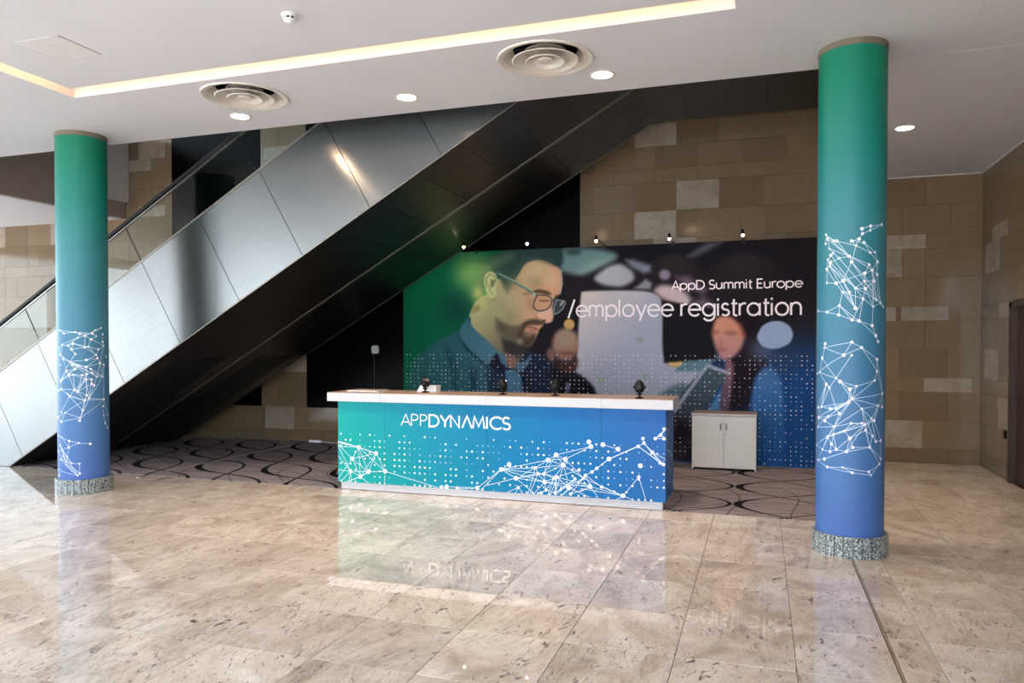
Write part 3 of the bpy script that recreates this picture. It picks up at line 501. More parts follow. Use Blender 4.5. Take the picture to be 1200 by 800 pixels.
def limestone(name, stops, rough=.11):
    m = mat(name, stops[0][1], rough, spec=.3); t = NT(m)
    oi = t.n('ShaderNodeObjectInfo').outputs['Random']
    pos = t.n('ShaderNodeNewGeometry').outputs['Position']
    off = t.n('ShaderNodeCombineXYZ'); t.l(t.math('MULTIPLY', oi, 53.0), off.inputs[0]); t.l(t.math('MULTIPLY', oi, 29.0), off.inputs[2])
    v = t.vmath('ADD', pos, off.outputs[0])
    c = t.ramp(oi, stops)
    n1 = t.noise(v, 4.0, 5, .65, .5)
    c = t.mix(t.math('MULTIPLY', t.ramp(n1, [(.35, (255,255,255)), (.65, (0,0,0))]), .5), c, (96,72,46))
    n2 = t.noise(v, 26.0, 3, .6, 1.0)
    c = t.mix(t.math('MULTIPLY', t.ramp(n2, [(.62, (0,0,0)), (.7, (255,255,255))]), .5), c, (84,60,38))
    n3 = t.noise(v, 90.0, 2)
    c = t.mix(t.math('MULTIPLY', n3, .16), c, (226,206,176))
    t.l(c, t.b.inputs['Base Color'])
    return m

def granite():
    m = mat('speckled_granite', (110,118,120), .35); t = NT(m)
    pos = t.n('ShaderNodeNewGeometry').outputs['Position']
    oi = t.n('ShaderNodeObjectInfo').outputs['Random']
    f = t.noise(pos, 85.0, 2, .5)
    c = t.ramp(f, [(.38, (26,29,32)), (.47, (84,92,95)), (.6, (182,192,193))])
    t.l(t.mix(t.math('MULTIPLY', oi, .12), c, (150,160,162)), t.b.inputs['Base Color'])
    return m

def brushed_steel():
    m = mat('brushed_steel', (128,128,126), .3, metal=1.0); t = NT(m)
    t.b.inputs['Anisotropic'].default_value = .85
    tg = t.n('ShaderNodeCombineXYZ'); tg.inputs[0].default_value = -math.sin(R(30)); tg.inputs[2].default_value = math.cos(R(30))
    t.l(tg.outputs[0], t.b.inputs['Tangent'])
    pos = t.n('ShaderNodeNewGeometry').outputs['Position']
    rot = t.n('ShaderNodeVectorRotate', rotation_type='Y_AXIS'); rot.inputs['Angle'].default_value = R(30)
    t.l(pos, rot.inputs['Vector'])
    g = t.noise(t.vmath('MULTIPLY', rot.outputs[0], (2.0, 1.0, 160.0)), 1.0, 3)
    oi = t.n('ShaderNodeObjectInfo').outputs['Random']
    c = t.mix(g, (114,116,116), (132,133,132))
    t.l(c, t.b.inputs['Base Color'])
    t.l(t.math('ADD', t.math('MULTIPLY', oi, .04), .21), t.b.inputs['Roughness'])
    return m

def carpet_mat():
    m = mat('patterned_carpet', (150,138,138), .95, spec=.1); t = NT(m)
    pos = t.n('ShaderNodeNewGeometry').outputs['Position']
    sx = t.n('ShaderNodeSeparateXYZ'); t.l(pos, sx.inputs[0]); X, Y = sx.outputs[0], sx.outputs[1]
    wob = t.math('MULTIPLY', t.math('SUBTRACT', t.noise(pos, .7, 1), .5), .12)
    s = t.math('ADD', t.math('MULTIPLY', t.math('SUBTRACT', X, Y), .70711), wob)
    q = t.math('ADD', t.math('MULTIPLY', t.math('ADD', X, Y), .70711), t.math('MULTIPLY', wob, -.6))
    T = t.math('DIVIDE', t.math('ADD', q, 20*.745 - 1.03 + .3725), .745)
    k = t.math('FLOOR', T)
    tm = t.math('MULTIPLY', t.math('SUBTRACT', t.math('FRACT', T), .5), .745)
    ph = t.math('ADD', t.math('DIVIDE', t.math('ADD', s, 11.47), 1.38), t.math('MULTIPLY', k, .5))
    w = t.math('MULTIPLY', t.math('SINE', t.math('MULTIPLY', ph, PI)), .285)
    fat = t.math('MULTIPLY', w, w)
    def band(sign):
        ww = w if sign > 0 else t.math('MULTIPLY', w, -1.0)
        d = t.math('ABSOLUTE', t.math('SUBTRACT', tm, ww))
        neg = t.math('MULTIPLY', t.math('LESS_THAN', ww, 0.0), t.math('MULTIPLY', fat, .30))
        th = t.math('ADD', neg, .021)
        return t.math('LESS_THAN', d, th)
    b1 = t.math('MAXIMUM', band(1), band(-1))
    # the breadth laid behind the right half runs front to back
    wb2 = t.math('MULTIPLY', t.math('SUBTRACT', t.noise(pos, 1.1, 1), .5), .10)
    T2 = t.math('ADD', X, t.math('ADD', wb2, 20.28))
    tm = t.math('SUBTRACT', t.math('FRACT', T2), .5)
    w = t.math('MULTIPLY', t.math('SINE', t.math('MULTIPLY', t.math('SUBTRACT', Y, 7.5), PI)), .462)
    fat = t.math('MULTIPLY', t.math('MULTIPLY', w, w), .42)
    b2 = t.math('MAXIMUM', band(1), band(-1))
    right = t.math('GREATER_THAN', X, -3.0)
    b = t.math('ADD', t.math('MULTIPLY', b1, t.math('SUBTRACT', 1.0, right)), t.math('MULTIPLY', b2, right))
    # fainter hair-thin lines crossing behind
    def hair(ax, ay, per, amp, wd):
        u = t.math('ADD', t.math('MULTIPLY', X, ax), t.math('MULTIPLY', Y, ay))
        vv = t.math('ADD', t.math('MULTIPLY', X, -ay), t.math('MULTIPLY', Y, ax))
        u2 = t.math('ADD', u, t.math('MULTIPLY', t.math('SINE', t.math('MULTIPLY', vv, 2.1)), amp))
        f = t.math('ABSOLUTE', t.math('SUBTRACT', t.math('FRACT', t.math('DIVIDE', u2, per)), .5))
        return t.math('LESS_THAN', f, wd/per)
    h = t.math('MAXIMUM', t.math('MAXIMUM', hair(.31, .95, .29, .16, .008), hair(-.5, .86, .47, .2, .009)), hair(.95, .31, .62, .25, .008))
    fib = t.noise(pos, 260.0, 2)
    patch = t.noise(pos, 2.2, 3)
    base = t.mix(patch, (128,119,124), (150,141,146))
    base = t.mix(t.math('MULTIPLY', fib, .3), base, (104,96,100))
    c = t.mix(t.math('MULTIPLY', h, .75), base, (64,58,62))
    c = t.mix(b, c, (16,15,18))
    t.l(c, t.b.inputs['Base Color'])
    return m

def gradient_wrap(name, stops, z0, z1, noise=.0, rough=.45):
    m = mat(name, stops[0][1], rough, spec=.35); t = NT(m)
    sx = t.n('ShaderNodeSeparateXYZ'); t.l(t.n('ShaderNodeNewGeometry').outputs['Position'], sx.inputs[0])
    f = t.math('DIVIDE', t.math('SUBTRACT', sx.outputs[2], z0), z1-z0, clamp=True)
    t.l(t.ramp(f, stops), t.b.inputs['Base Color'])
    return m

def desk_print():
    m = mat('desk_graphic', (0,160,190), .5, spec=.2); t = NT(m)
    sx = t.n('ShaderNodeSeparateXYZ'); t.l(t.n('ShaderNodeNewGeometry').outputs['Position'], sx.inputs[0])
    u = t.math('DIVIDE', t.math('ADD', sx.outputs[0], 4.55), 3.67)
    u = t.math('ADD', u, t.math('MULTIPLY', t.math('SUBTRACT', sx.outputs[2], .5), .12), clamp=True)
    c = t.ramp(u, [(0, (0,152,147)), (.13, (0,143,148)), (.32, (0,126,153)), (.55, (0,111,157)), (.78, (11,102,164)), (1, (39,95,162))])
    t.l(c, t.b.inputs['Base Color']); return m

def wood(name, a, b, rough=.35, sc=(2.0, 30.0, 30.0)):
    m = mat(name, a, rough); t = NT(m)
    pos = t.n('ShaderNodeNewGeometry').outputs['Position']
    f = t.noise(t.vmath('MULTIPLY', pos, sc), 1.0, 4, .6, .4)
    t.l(t.mix(f, a, b), t.b.inputs['Base Color']); return m

def dark_cladding(name, col, rough):
    m = mat(name, col, rough, spec=.4); t = NT(m)
    pos = t.n('ShaderNodeNewGeometry').outputs['Position']
    oi = t.n('ShaderNodeObjectInfo').outputs['Random']
    t.l(t.mix(oi, tuple(c*.9 for c in col), tuple(c*1.12 for c in col)), t.b.inputs['Base Color'])
    t.l(t.math('ADD', t.math('MULTIPLY', t.noise(pos, 3.0, 2), .1), rough-.05), t.b.inputs['Roughness'])
    return m

def clear_glass():
    m = bpy.data.materials.new('balustrade_glass'); m.use_nodes = True
    t = m.node_tree; t.nodes.remove(t.nodes['Principled BSDF']); out = t.nodes['Material Output']
    tr = t.nodes.new('ShaderNodeBsdfTransparent'); tr.inputs[0].default_value = (.86, .92, .9, 1)
    gl = t.nodes.new('ShaderNodeBsdfGlossy'); gl.inputs['Roughness'].default_value = .0
    fr = t.nodes.new('ShaderNodeFresnel'); fr.inputs[0].default_value = 1.5
    mx = t.nodes.new('ShaderNodeMixShader')
    ge = t.nodes.new('ShaderNodeNewGeometry'); sb = t.nodes.new('ShaderNodeMath'); sb.operation = 'SUBTRACT'; sb.inputs[0].default_value = 1
    ml = t.nodes.new('ShaderNodeMath'); ml.operation = 'MULTIPLY'
    t.links.new(ge.outputs['Backfacing'], sb.inputs[1]); t.links.new(sb.outputs[0], ml.inputs[0]); t.links.new(fr.outputs[0], ml.inputs[1])
    t.links.new(ml.outputs[0], mx.inputs[0]); t.links.new(tr.outputs[0], mx.inputs[1]); t.links.new(gl.outputs[0], mx.inputs[2])
    t.links.new(mx.outputs[0], out.inputs[0]); return m

M = {
 'ceiling': plaster('white_plaster', (208,208,213)),
 'fascia': plaster('taupe_plaster', (158,140,128)),
 'white_fascia': plaster('pale_plaster', (205,200,198)),
 'marble': marble(),
 'stone': limestone('brown_limestone', [(0, (96,78,56)), (.3, (101,83,61)), (.55, (106,88,65)), (.8, (99,82,62)), (1, (110,92,69))]),
 'stone_dark': limestone('dark_limestone', [(0, (86,69,48)), (1, (92,75,54))]),
 'stone_light': limestone('pale_limestone', [(0, (146,135,124)), (.5, (138,127,117)), (1, (152,142,130))], .16),
 'mortar': mat('stone_joint', (124,108,86), .9),
 'granite': granite(),
 'steel': brushed_steel(),
 'steel_edge': mat('steel_edge', (200,200,198), .3, metal=1),
 'steel_dull': mat('dull_steel', (132,126,118), .42, metal=.8),
 'black': mat('black_panel', (3,3,4), .25, spec=.04),
 'underside': dark_cladding('charcoal_cladding', (24,22,20), .34),
 'truss': mat('escalator_body', (10,10,10), .6),
 'glass': clear_glass(),
 'rubber': mat('black_handrail', (7,7,8), .5, spec=.25),
 'chrome': mat('chrome', (225,225,225), .12, metal=1),
 'carpet': carpet_mat(),
 'metal_strip': mat('brushed_strip', (176,166,158), .4, metal=.4),
 'brass': mat('joint_metal', (150,112,84), .35, metal=.7),
 'desk_print': desk_print(),
 'white_lam': mat('white_laminate', (184,185,191), .36),
 'white_print': mat('white_vinyl', (242,240,246), .45, spec=.3),
 'pale_print': mat('pale_vinyl', (238,226,232), .45, spec=.3),
 'line_print': mat('translucent_white_vinyl', (196,216,234), .45, spec=.3),
 'lightwood': wood('light_oak_laminate', (170,146,130), (150,126,110)),
 'darkwood': wood('dark_stained_wood', (60,38,26), (44,27,18), .4, (30.0, 30.0, 2.0)),
 'grey_door': mat('pale_grey_laminate', (214,215,214), .4),
 'wrapR': gradient_wrap('column_wrap_right', [(0, (68,101,169)), (.14, (65,108,162)), (.31, (63,113,151)), (.47, (56,119,142)), (.64, (49,124,133)), (.78, (16,122,113)), (.92, (0,119,92)), (1, (0,115,86))], .1, 4.0),
 'capstone': mat('stone_cap', (112,101,84), .7),
 'plastic_white': mat('white_plastic', (225,226,226), .4),
 'plastic_grey': mat('grey_plastic', (176,186,190), .4),
 'plastic_black': mat('black_plastic', (9,9,10), .4, spec=.25),
 'duct': mat('dark_duct', (24,24,24), .8),
 'diffuser': mat('painted_metal', (206,200,190), .45),
 'cable': mat('dark_cable', (34,33,34), .5),
 'lamp_glow': mat('lamp_glow', (255,255,255), .5, emit=(255,212,172), estr=120),
 'bulb_glow': mat('bulb_glow', (255,255,255), .5, emit=(255,226,196), estr=9),
 'led': mat('warm_led', (255,255,255), .5, emit=(255,186,116), estr=13),
 'paper': mat('paper', (222,222,226), .6),
 'yellow': mat('yellow_badge', (220,200,90), .5),
 'dark_grille': mat('perforated_grey', (182,180,180), .7),
 'pavement': mat('outdoor_paving', (188,189,190), .9),
}

# ------------------------------------------------------------------ setting
# outdoor ground seen only through the glazing
tag(bx(-90, -80, -.5, 60, 60, -.25).build('ground', M['pavement']), kind='structure')

# floor: screed, brass joint, marble tiles
floor = tag(bx(XL, YF, -.24, WR + .2, WA + .2, -.03).build('floor', M['mortar']), kind='structure')
rows = [3.98 + .623*k for k in range(-20, 14)]
xs_left = [.18 + .6*k for k in range(-41, 1)] + [.662]
xs_right = [.678, .875, 1.475, 2.075, 2.675, WR]
rest = MB(); tiles = []
def seen(x, y): return (.949*y - .315*x) > 3.15 and x > -1.37*y - .3 and x < .31*y + .5 and x > -11.0
for xs in (xs_left, xs_right):
    for x0, x1 in zip(xs, xs[1:]):
        for y0, y1 in zip(rows, rows[1:]):
            if x1 <= .67:
                if y0 > 7.45: continue
                y1 = min(y1, 7.475)
            y1 = min(y1, WA)
            if y1 - y0 < .02 or y0 < YF: continue
            if x1 > .72 and x0 < .73 and y0 > WB - .05: y1 = y1
            cx, cy = (x0+x1)/2, (y0+y1)/2
            if seen(cx, cy): tiles.append((cx, cy, x1-x0-.003, y1-y0-.003))
            else: rest.box(x0+.0015, y0+.0015, -.03, x1-.0015, y1-.0015, 0)
for cx, cy, w, h in tiles:
    slab('marble_tile', w, h, .03, .0015, M['marble'], (cx, cy, 0), floor, up=True)
r = rest.build('marble_paving', M['marble'], floor); r['kind'] = 'stuff'
bx(.6655, YF, -.03, .6745, WA, -.0005).build('joint_filler', M['stone_light'], floor)
bx(.6635, YF, -.03, .6655, WA, -.001).build('joint_strip', M['brass'], floor)
bx(.6745, YF, -.03, .6765, WA, -.001).build('joint_strip', M['brass'], floor)

# ceiling with the escalator opening, the light slot and the diffuser holes
DIFF = [(-4.6, 5.93), (-1.68, 5.93)]
slots = [(-6.152, 5.255, -.18, 5.46), (-6.152, .8, -5.97, 5.255), (-.38, .8, -.18, 5.255), (-5.97, .8, -.38, 1.0)]
cells = [(x-.43, y-.43, x+.43, y+.43) for x, y in DIFF]
bxs = sorted({XL, WR} | {v for r_ in [VOID]+slots+cells for v in (r_[0], r_[2])})
bys = sorted({YF, WA} | {v for r_ in [VOID]+slots+cells for v in (r_[1], r_[3])})
def inside(r_, x, y): return r_[0] < x < r_[2] and r_[1] < y < r_[3]
cb = MB(); top = CEIL + .6
for x0, x1 in zip(bxs, bxs[1:]):
    for y0, y1 in zip(bys, bys[1:]):
        x, y = (x0+x1)/2, (y0+y1)/2
        if inside(VOID, x, y) or any(inside(c, x, y) for c in cells): continue
        cb.box(x0, y0, CEIL + (.24 if any(inside(s_, x, y) for s_ in slots) else 0), x1, y1, top)
for x, y in DIFF:                                   # square cell with a round hole
    n = 48; r0 = .345; vs = []; fs = []
    for i in range(n):
        a = 2*PI*i/n; c, s_ = math.cos(a), math.sin(a); k = .43/max(abs(c), abs(s_))
        vs += [(x+r0*c, y+r0*s_, CEIL), (x+k*c, y+k*s_, CEIL), (x+r0*c, y+r0*s_, CEIL+.3)]
    for i in range(n):
        j = (i+1) % n; fs += [(3*i, 3*i+1, 3*j+1, 3*j), (3*i, 3*j, 3*j+2, 3*i+2)]
    cb.add(vs, fs)
    cb.box(x-.43, y-.43, CEIL+.3, x+.43, y+.43, top)
ceiling = tag(cb.build('ceiling', M['ceiling']), kind='structure')
# warm strip lights hidden on the inner side of the slot
led_t = thing('cove_light', (-3.07, 5.27, CEIL+.1), 'warm recessed light slot running in a wide angle across the white ceiling', 'light')
bx(-5.965, 5.257, CEIL+.125, -.385, 5.275, CEIL+.165).build('led_strip', M['led'], led_t)
bx(-5.988, 1.0, CEIL+.125, -5.972, 5.255, CEIL+.165).build('led_strip', M['led'], led_t)
bx(-.378, 1.0, CEIL+.125, -.362, 5.255, CEIL+.165).build('led_strip', M['led'], led_t)
# hairline joints in the plasterboard
tag(bx(.95, 6.81, CEIL-.002, 1.9, 6.816, CEIL+.01).build('trim_1', M['white_fascia']), kind='structure')
tag(bx(1.42, 4.5, CEIL-.002, 1.426, 6.81, CEIL+.01).build('trim_2', M['white_fascia']), kind='structure')
# sides of the opening
tag(bx(-11.25, 6.87, CEIL+.004, -11.15, WB, 5.6).build('trim_3', M['fascia']), kind='structure')
tag(bx(-11.15, 9.7, 4.25, -11.06, WB, 5.6).build('trim_4', M['white_fascia']), kind='structure')
# upper storey, closing the opening above
tag(bx(XL, YF, 8.9, WR, WA, 9.1).build('ceiling_upper', M['ceiling']), kind='structure')

# walls
wall_back = tag(bx(XL, WB+.025, -.03, .9, WB+.9, 8.9).build('wall_back', M['mortar']), kind='structure')
wall_alcove = tag(bx(.9, WA+.025, -.03, WR+.2, WA+.25, 8.9).build('wall_alcove', M['mortar']), kind='structure')
wall_right = MB().box(WR+.025, YF, -.03, WR+.25, 9.25, 8.9).box(WR+.025, 10.33, -.03, WR+.25, WA+.02, 8.9).box(WR+.025, 9.25, 2.13, WR+.25, 10.33, 8.9)
wall_right = tag(wall_right.build('wall_right', M['mortar']), kind='structure')

ZR = [0, .2, .585, .985, 1.18, 1.585, 1.97, 2.165, 2.575, 2.965, 3.165, 3.56, 3.97, 4.17, 4.49, 4.81, 5.02, 5.34]
ZR += [ZR[-1] + d for d in (.4, .8, 1.0)]
rng = random.Random(11)
def zi(z): return min(range(len(ZR)), key=lambda i: abs(ZR[i]-z))
def courses(xa, xb, za, zb, off, special, place, joints=None):
    """lay stones of 0.6 with 0.3 offsets; special: {(x0, z0): (x1, material)} stones seen one by one"""
    for i in range(zi(za), zi(zb)):
        z0, z1 = ZR[i], ZR[i+1]
        if i == 0: z0 = .004
        fixed = sorted((x0, x1, m) for (x0, zz), (x1, m) in special.items() if zi(zz) == i)
        edges = []; x = xa
        def fill(a, b):
            if b - a < .03: return
            st = off + .3*((i*7 + int(abs(a)*3)) % 2)
            js = [a] + [st + .6*k for k in range(-60, 60) if a + .12 < st + .6*k < b - .12] + [b]
            for p, q in zip(js, js[1:]):
                edges.append((p, q, M['stone_dark'] if rng.random() < .16 or i == 0 else (M['stone_light'] if rng.random() < .0 else M['stone'])))
        for x0, x1, m in fixed:
            fill(x, max(xa, x0)); edges.append((max(xa, x0), min(xb, x1), m)); x = min(xb, x1)
        fill(x, xb)
        for p, q, m in edges:
            if q - p > .02: place((p+q)/2, (z0+z1)/2, q-p-.0018, z1-z0-.0018, m)
sl, sd = M['stone_light'], M['stone_dark']
def put_back(x, z, w, h, m): slab('stone', w, h, .025, .0012, m, (x, WB, z), wall_back)
def put_alcove(x, z, w, h, m): slab('stone', w, h, .025, .0012, m, (x, WA, z), wall_alcove)
def put_right(y, z, w, h, m): slab('stone', w, h, .025, .0012, m, (WR, y, z), wall_right, rotz=R(-90))
courses(-2.565, .9, 2.965, 5.34, .03, {(-1.16,3.56):(-.57,sl), (-1.76,3.165):(-1.16,sl), (-1.76,4.49):(-1.16,sl), (-1.48,2.965):(-.87,sl),
        (-1.16,4.49):(-.57,sd), (.04,3.165):(.63,sd), (-1.46,4.17):(-.87,sd)}, put_back)
courses(-8.19, -7.28, .0, 6.34, -.06, {(-8.12,.2):(-7.53,sl), (-7.9,1.18):(-7.28,sl), (-8.12,4.81):(-7.55,sl)}, put_back)
courses(-10.1, -8.19, 0, .585, -.06, {}, put_back)
courses(-7.28, -4.6, 0, .585, -.06, {}, put_back)
courses(-11.06, -10.07, .985, 6.34, -.06, {(-10.83,5.02):(-10.23,sl), (-11.05,4.81):(-10.54,sl), (-10.84,3.97):(-10.24,sl), (-10.7,2.165):(-10.24,sl)}, put_back)
courses(-14.9, -11.06, 1.97, 3.97, -.06, {(-14.7,3.56):(-14.16,sl), (-12.98,3.56):(-12.4,sl), (-14.16,3.165):(-13.56,sd), (-13.2,2.575):(-12.6,sd), (-14.8,2.575):(-14.15,sd)}, put_back)
courses(.9, WR, 0, 3.97, .05, {(1.55,2.965):(2.15,sl), (1.26,2.575):(1.86,sl), (1.85,1.97):(2.44,sl), (2.14,.985):(2.73,sl), (1.54,.2):(2.13,sl), (1.84,.585):(2.43,sd),
        (1.5,1.97):(1.79,sl), (1.55,3.56):(2.14,sd), (1.84,1.18):(2.42,sd)}, put_alcove)
courses(10.42, WA, 0, 3.97, -.06, {(10.55,2.965):(11.19,sl), (10.87,2.575):(11.49,sl), (10.42,1.97):(10.86,sl), (10.87,1.18):(11.49,sl), (10.42,.585):(10.87,sl)}, put_right)
courses(9.2, 10.42, 2.165, 3.97, -.06, {}, put_right)

# black glossy panels set in the stone
for xa, xb, n in ((-10.07, -8.19, 2), (-7.28, -2.565, 4)):
    for k in range(n):
        w = (xb-xa)/n
        bx(xa+w*k+.001, WB-.012, .585, xa+w*(k+1)-.001, WB+.03, 8.8).build('black_panel', M['black'], wall_back)

# pale shadow bead where the alcove walls meet the ceiling
tag(bx(.9, WA-.012, CEIL-.012, WR, WA, CEIL).build('trim_5', M['white_fascia']), kind='structure')
tag(bx(WR-.012, 6.0, CEIL-.012, WR+.025, WA-.012, CEIL).build('trim_6', M['white_fascia']), kind='structure')

# dark wooden door at the right edge
door = tag(bx(WR+.03, 9.33, .004, WR+.075, 10.25, 2.09).build('door_1', M['darkwood']), kind='structure')
fr = MB().box(WR-.035, 10.24, 0, WR+.14, 10.335, 2.14).box(WR-.035, 9.25, 0, WR+.14, 9.34, 2.14).box(WR-.035, 9.25, 2.08, WR+.14, 10.335, 2.14)
fr.build('door_frame', M['darkwood'], door)
bx(WR, 9.25, -.03, WR+.2, 10.33, .004).build('threshold', M['darkwood'], door)
bx(WR-.018, 9.345, .01, WR+.02, 9.44, 2.07).build('door_stile', M['darkwood'], door)
MB().tube([(WR+.02, 9.45, 1.03), (WR-.05, 9.45, 1.03), (WR-.05, 9.57, 1.03)], .011).build('door_handle', M['chrome'], door)

# unseen fronts of the foyer, glazed except the upper front, behind and beside the camera
for nm, z0, z1 in (('wall_front', 0, CEIL), ('wall_front_upper', CEIL+.6, 8.9)):
    w_ = MB(); x = XL
    if z0 > 1: w_.box(XL, YF-.2, z0, WR, YF, z1); x = WR  # upper front shaped as a solid wall to keep the upper stone darker
    while x < WR:
        w_.box(x, YF-.2, z0, x+.35, YF, z1); x += 3.2
    w_.box(XL, YF-.2, z1-.25, WR, YF, z1)
    tag(w_.build(nm, M['white_fascia']), kind='structure')
    w_ = MB(); y = YF
    while y < WB:
        w_.box(XL-.2, y, z0, XL, y+.35, z1); y += 3.0
    w_.box(XL-.2, YF, z1-.25, XL, WB, z1)
    tag(w_.build(nm.replace('front', 'left'), M['white_fascia']), kind='structure')
k = 1
x = XL
while x < WR:
    f_ = MB()
    x1 = min(x+3.2, WR)
    for xx in (x+.35, (x+.35+x1)/2, x1-.05): f_.box(xx, YF-.14, 0, xx+.05, YF-.06, CEIL-.25)
    f_.box(x+.35, YF-.14, 2.5, x1, YF-.06, 2.56); f_.box(x+.35, YF-.14, 0, x1, YF-.06, .08)
    tag(f_.build('window_%d' % k, M['steel_dull']), kind='structure'); k += 1; x += 3.2

# carpet
carpet = tag(bx(-11.0, 7.475, -.03, .66, WB+.02, .004).build('carpet', M['carpet']), 'grey mauve carpet with black interlaced ribbon rings behind the registration counter', 'carpet')
bx(-7.295, 7.3, 0, -7.25, 10.5, .007).build('seam_strip', M['metal_strip'], carpet)
# ------------------------------------------------------------------ columns
def column(name, cx, cy, r, nodes, links, label):
    t = thing(name, (cx, cy, 0), label, 'column', 'wrapped round columns')
    MB().lathe([(0, .15), (r, .15), (r, CEIL-.05), (0, CEIL-.05)], 96).build('shaft', M['wrapR'], t, local=True, auto=40)
    MB().lathe([(0, CEIL-.05), (r+.003, CEIL-.05), (r+.003, CEIL), (0, CEIL)], 64).build('cap_ring', M['capstone'], t, local=True, auto=40)
    n = 26; ro = r+.032
    MB().lathe([(0, 0), (ro-.02, 0), (ro-.02, .155), (0, .155)], 52).build('plinth_core', M['dark_grille'], t, local=True)
    base = None
    for k in range(n):
        a = 2*PI*k/n; h = PI/n - .012
        if base is None:
            vs = []
            for i in range(4):
                b = -h + 2*h*i/3
                for rr, z in ((ro-.025, .0), (ro, .0), (ro, .158), (ro-.004, .162), (ro-.025, .162)): vs.append((rr*math.cos(b), rr*math.sin(b), z))
            fs = []
            for i in range(3):
                for q in range(4): fs.append((i*5+q, (i+1)*5+q, (i+1)*5+q+1, i*5+q+1))
            fs += [(0, 1, 2, 3, 4), (19, 18, 17, 16, 15)]
            base = MB().add(vs, fs).mesh('granite_slab'); base.materials.append(M['granite'])
        o = bpy.data.objects.new('granite_slab', base); COL.objects.link(o); o.parent = t; o.rotation_euler = (0, 0, a)
    f = lambda a, z, d: ((r+d)*math.cos(a), (r+d)*math.sin(a), z)
    lw, nw = Print(f, .0006), Print(f, .0024)
    rg = random.Random(3)
    for i, j in links:
        a, b = nodes[i], nodes[j]
        if abs(a[0]-b[0]) > 2.4: continue
        lw.rib(a, b, .0042, step=.05, q=r)
    for a, z in nodes: nw.disc(a, z, rg.uniform(.0085, .0145), 10, q=r)
    lw.build('network_lines', M['line_print'], t, local=True)['kind'] = 'stuff'
    nw.build('network_dots', M['white_print'], t, local=True)['kind'] = 'stuff'
    return t
column('column', .6745, 6.4973, .2495, COLUMN_NODES_R, COLUMN_LINKS_R, 'green to blue wrapped column right of the counter, two large node webs on it')
column('column', -7.2115, 6.4775, .256, COLUMN_NODES_L, COLUMN_LINKS_L, 'green to blue wrapped column left, standing before the steel escalator side')

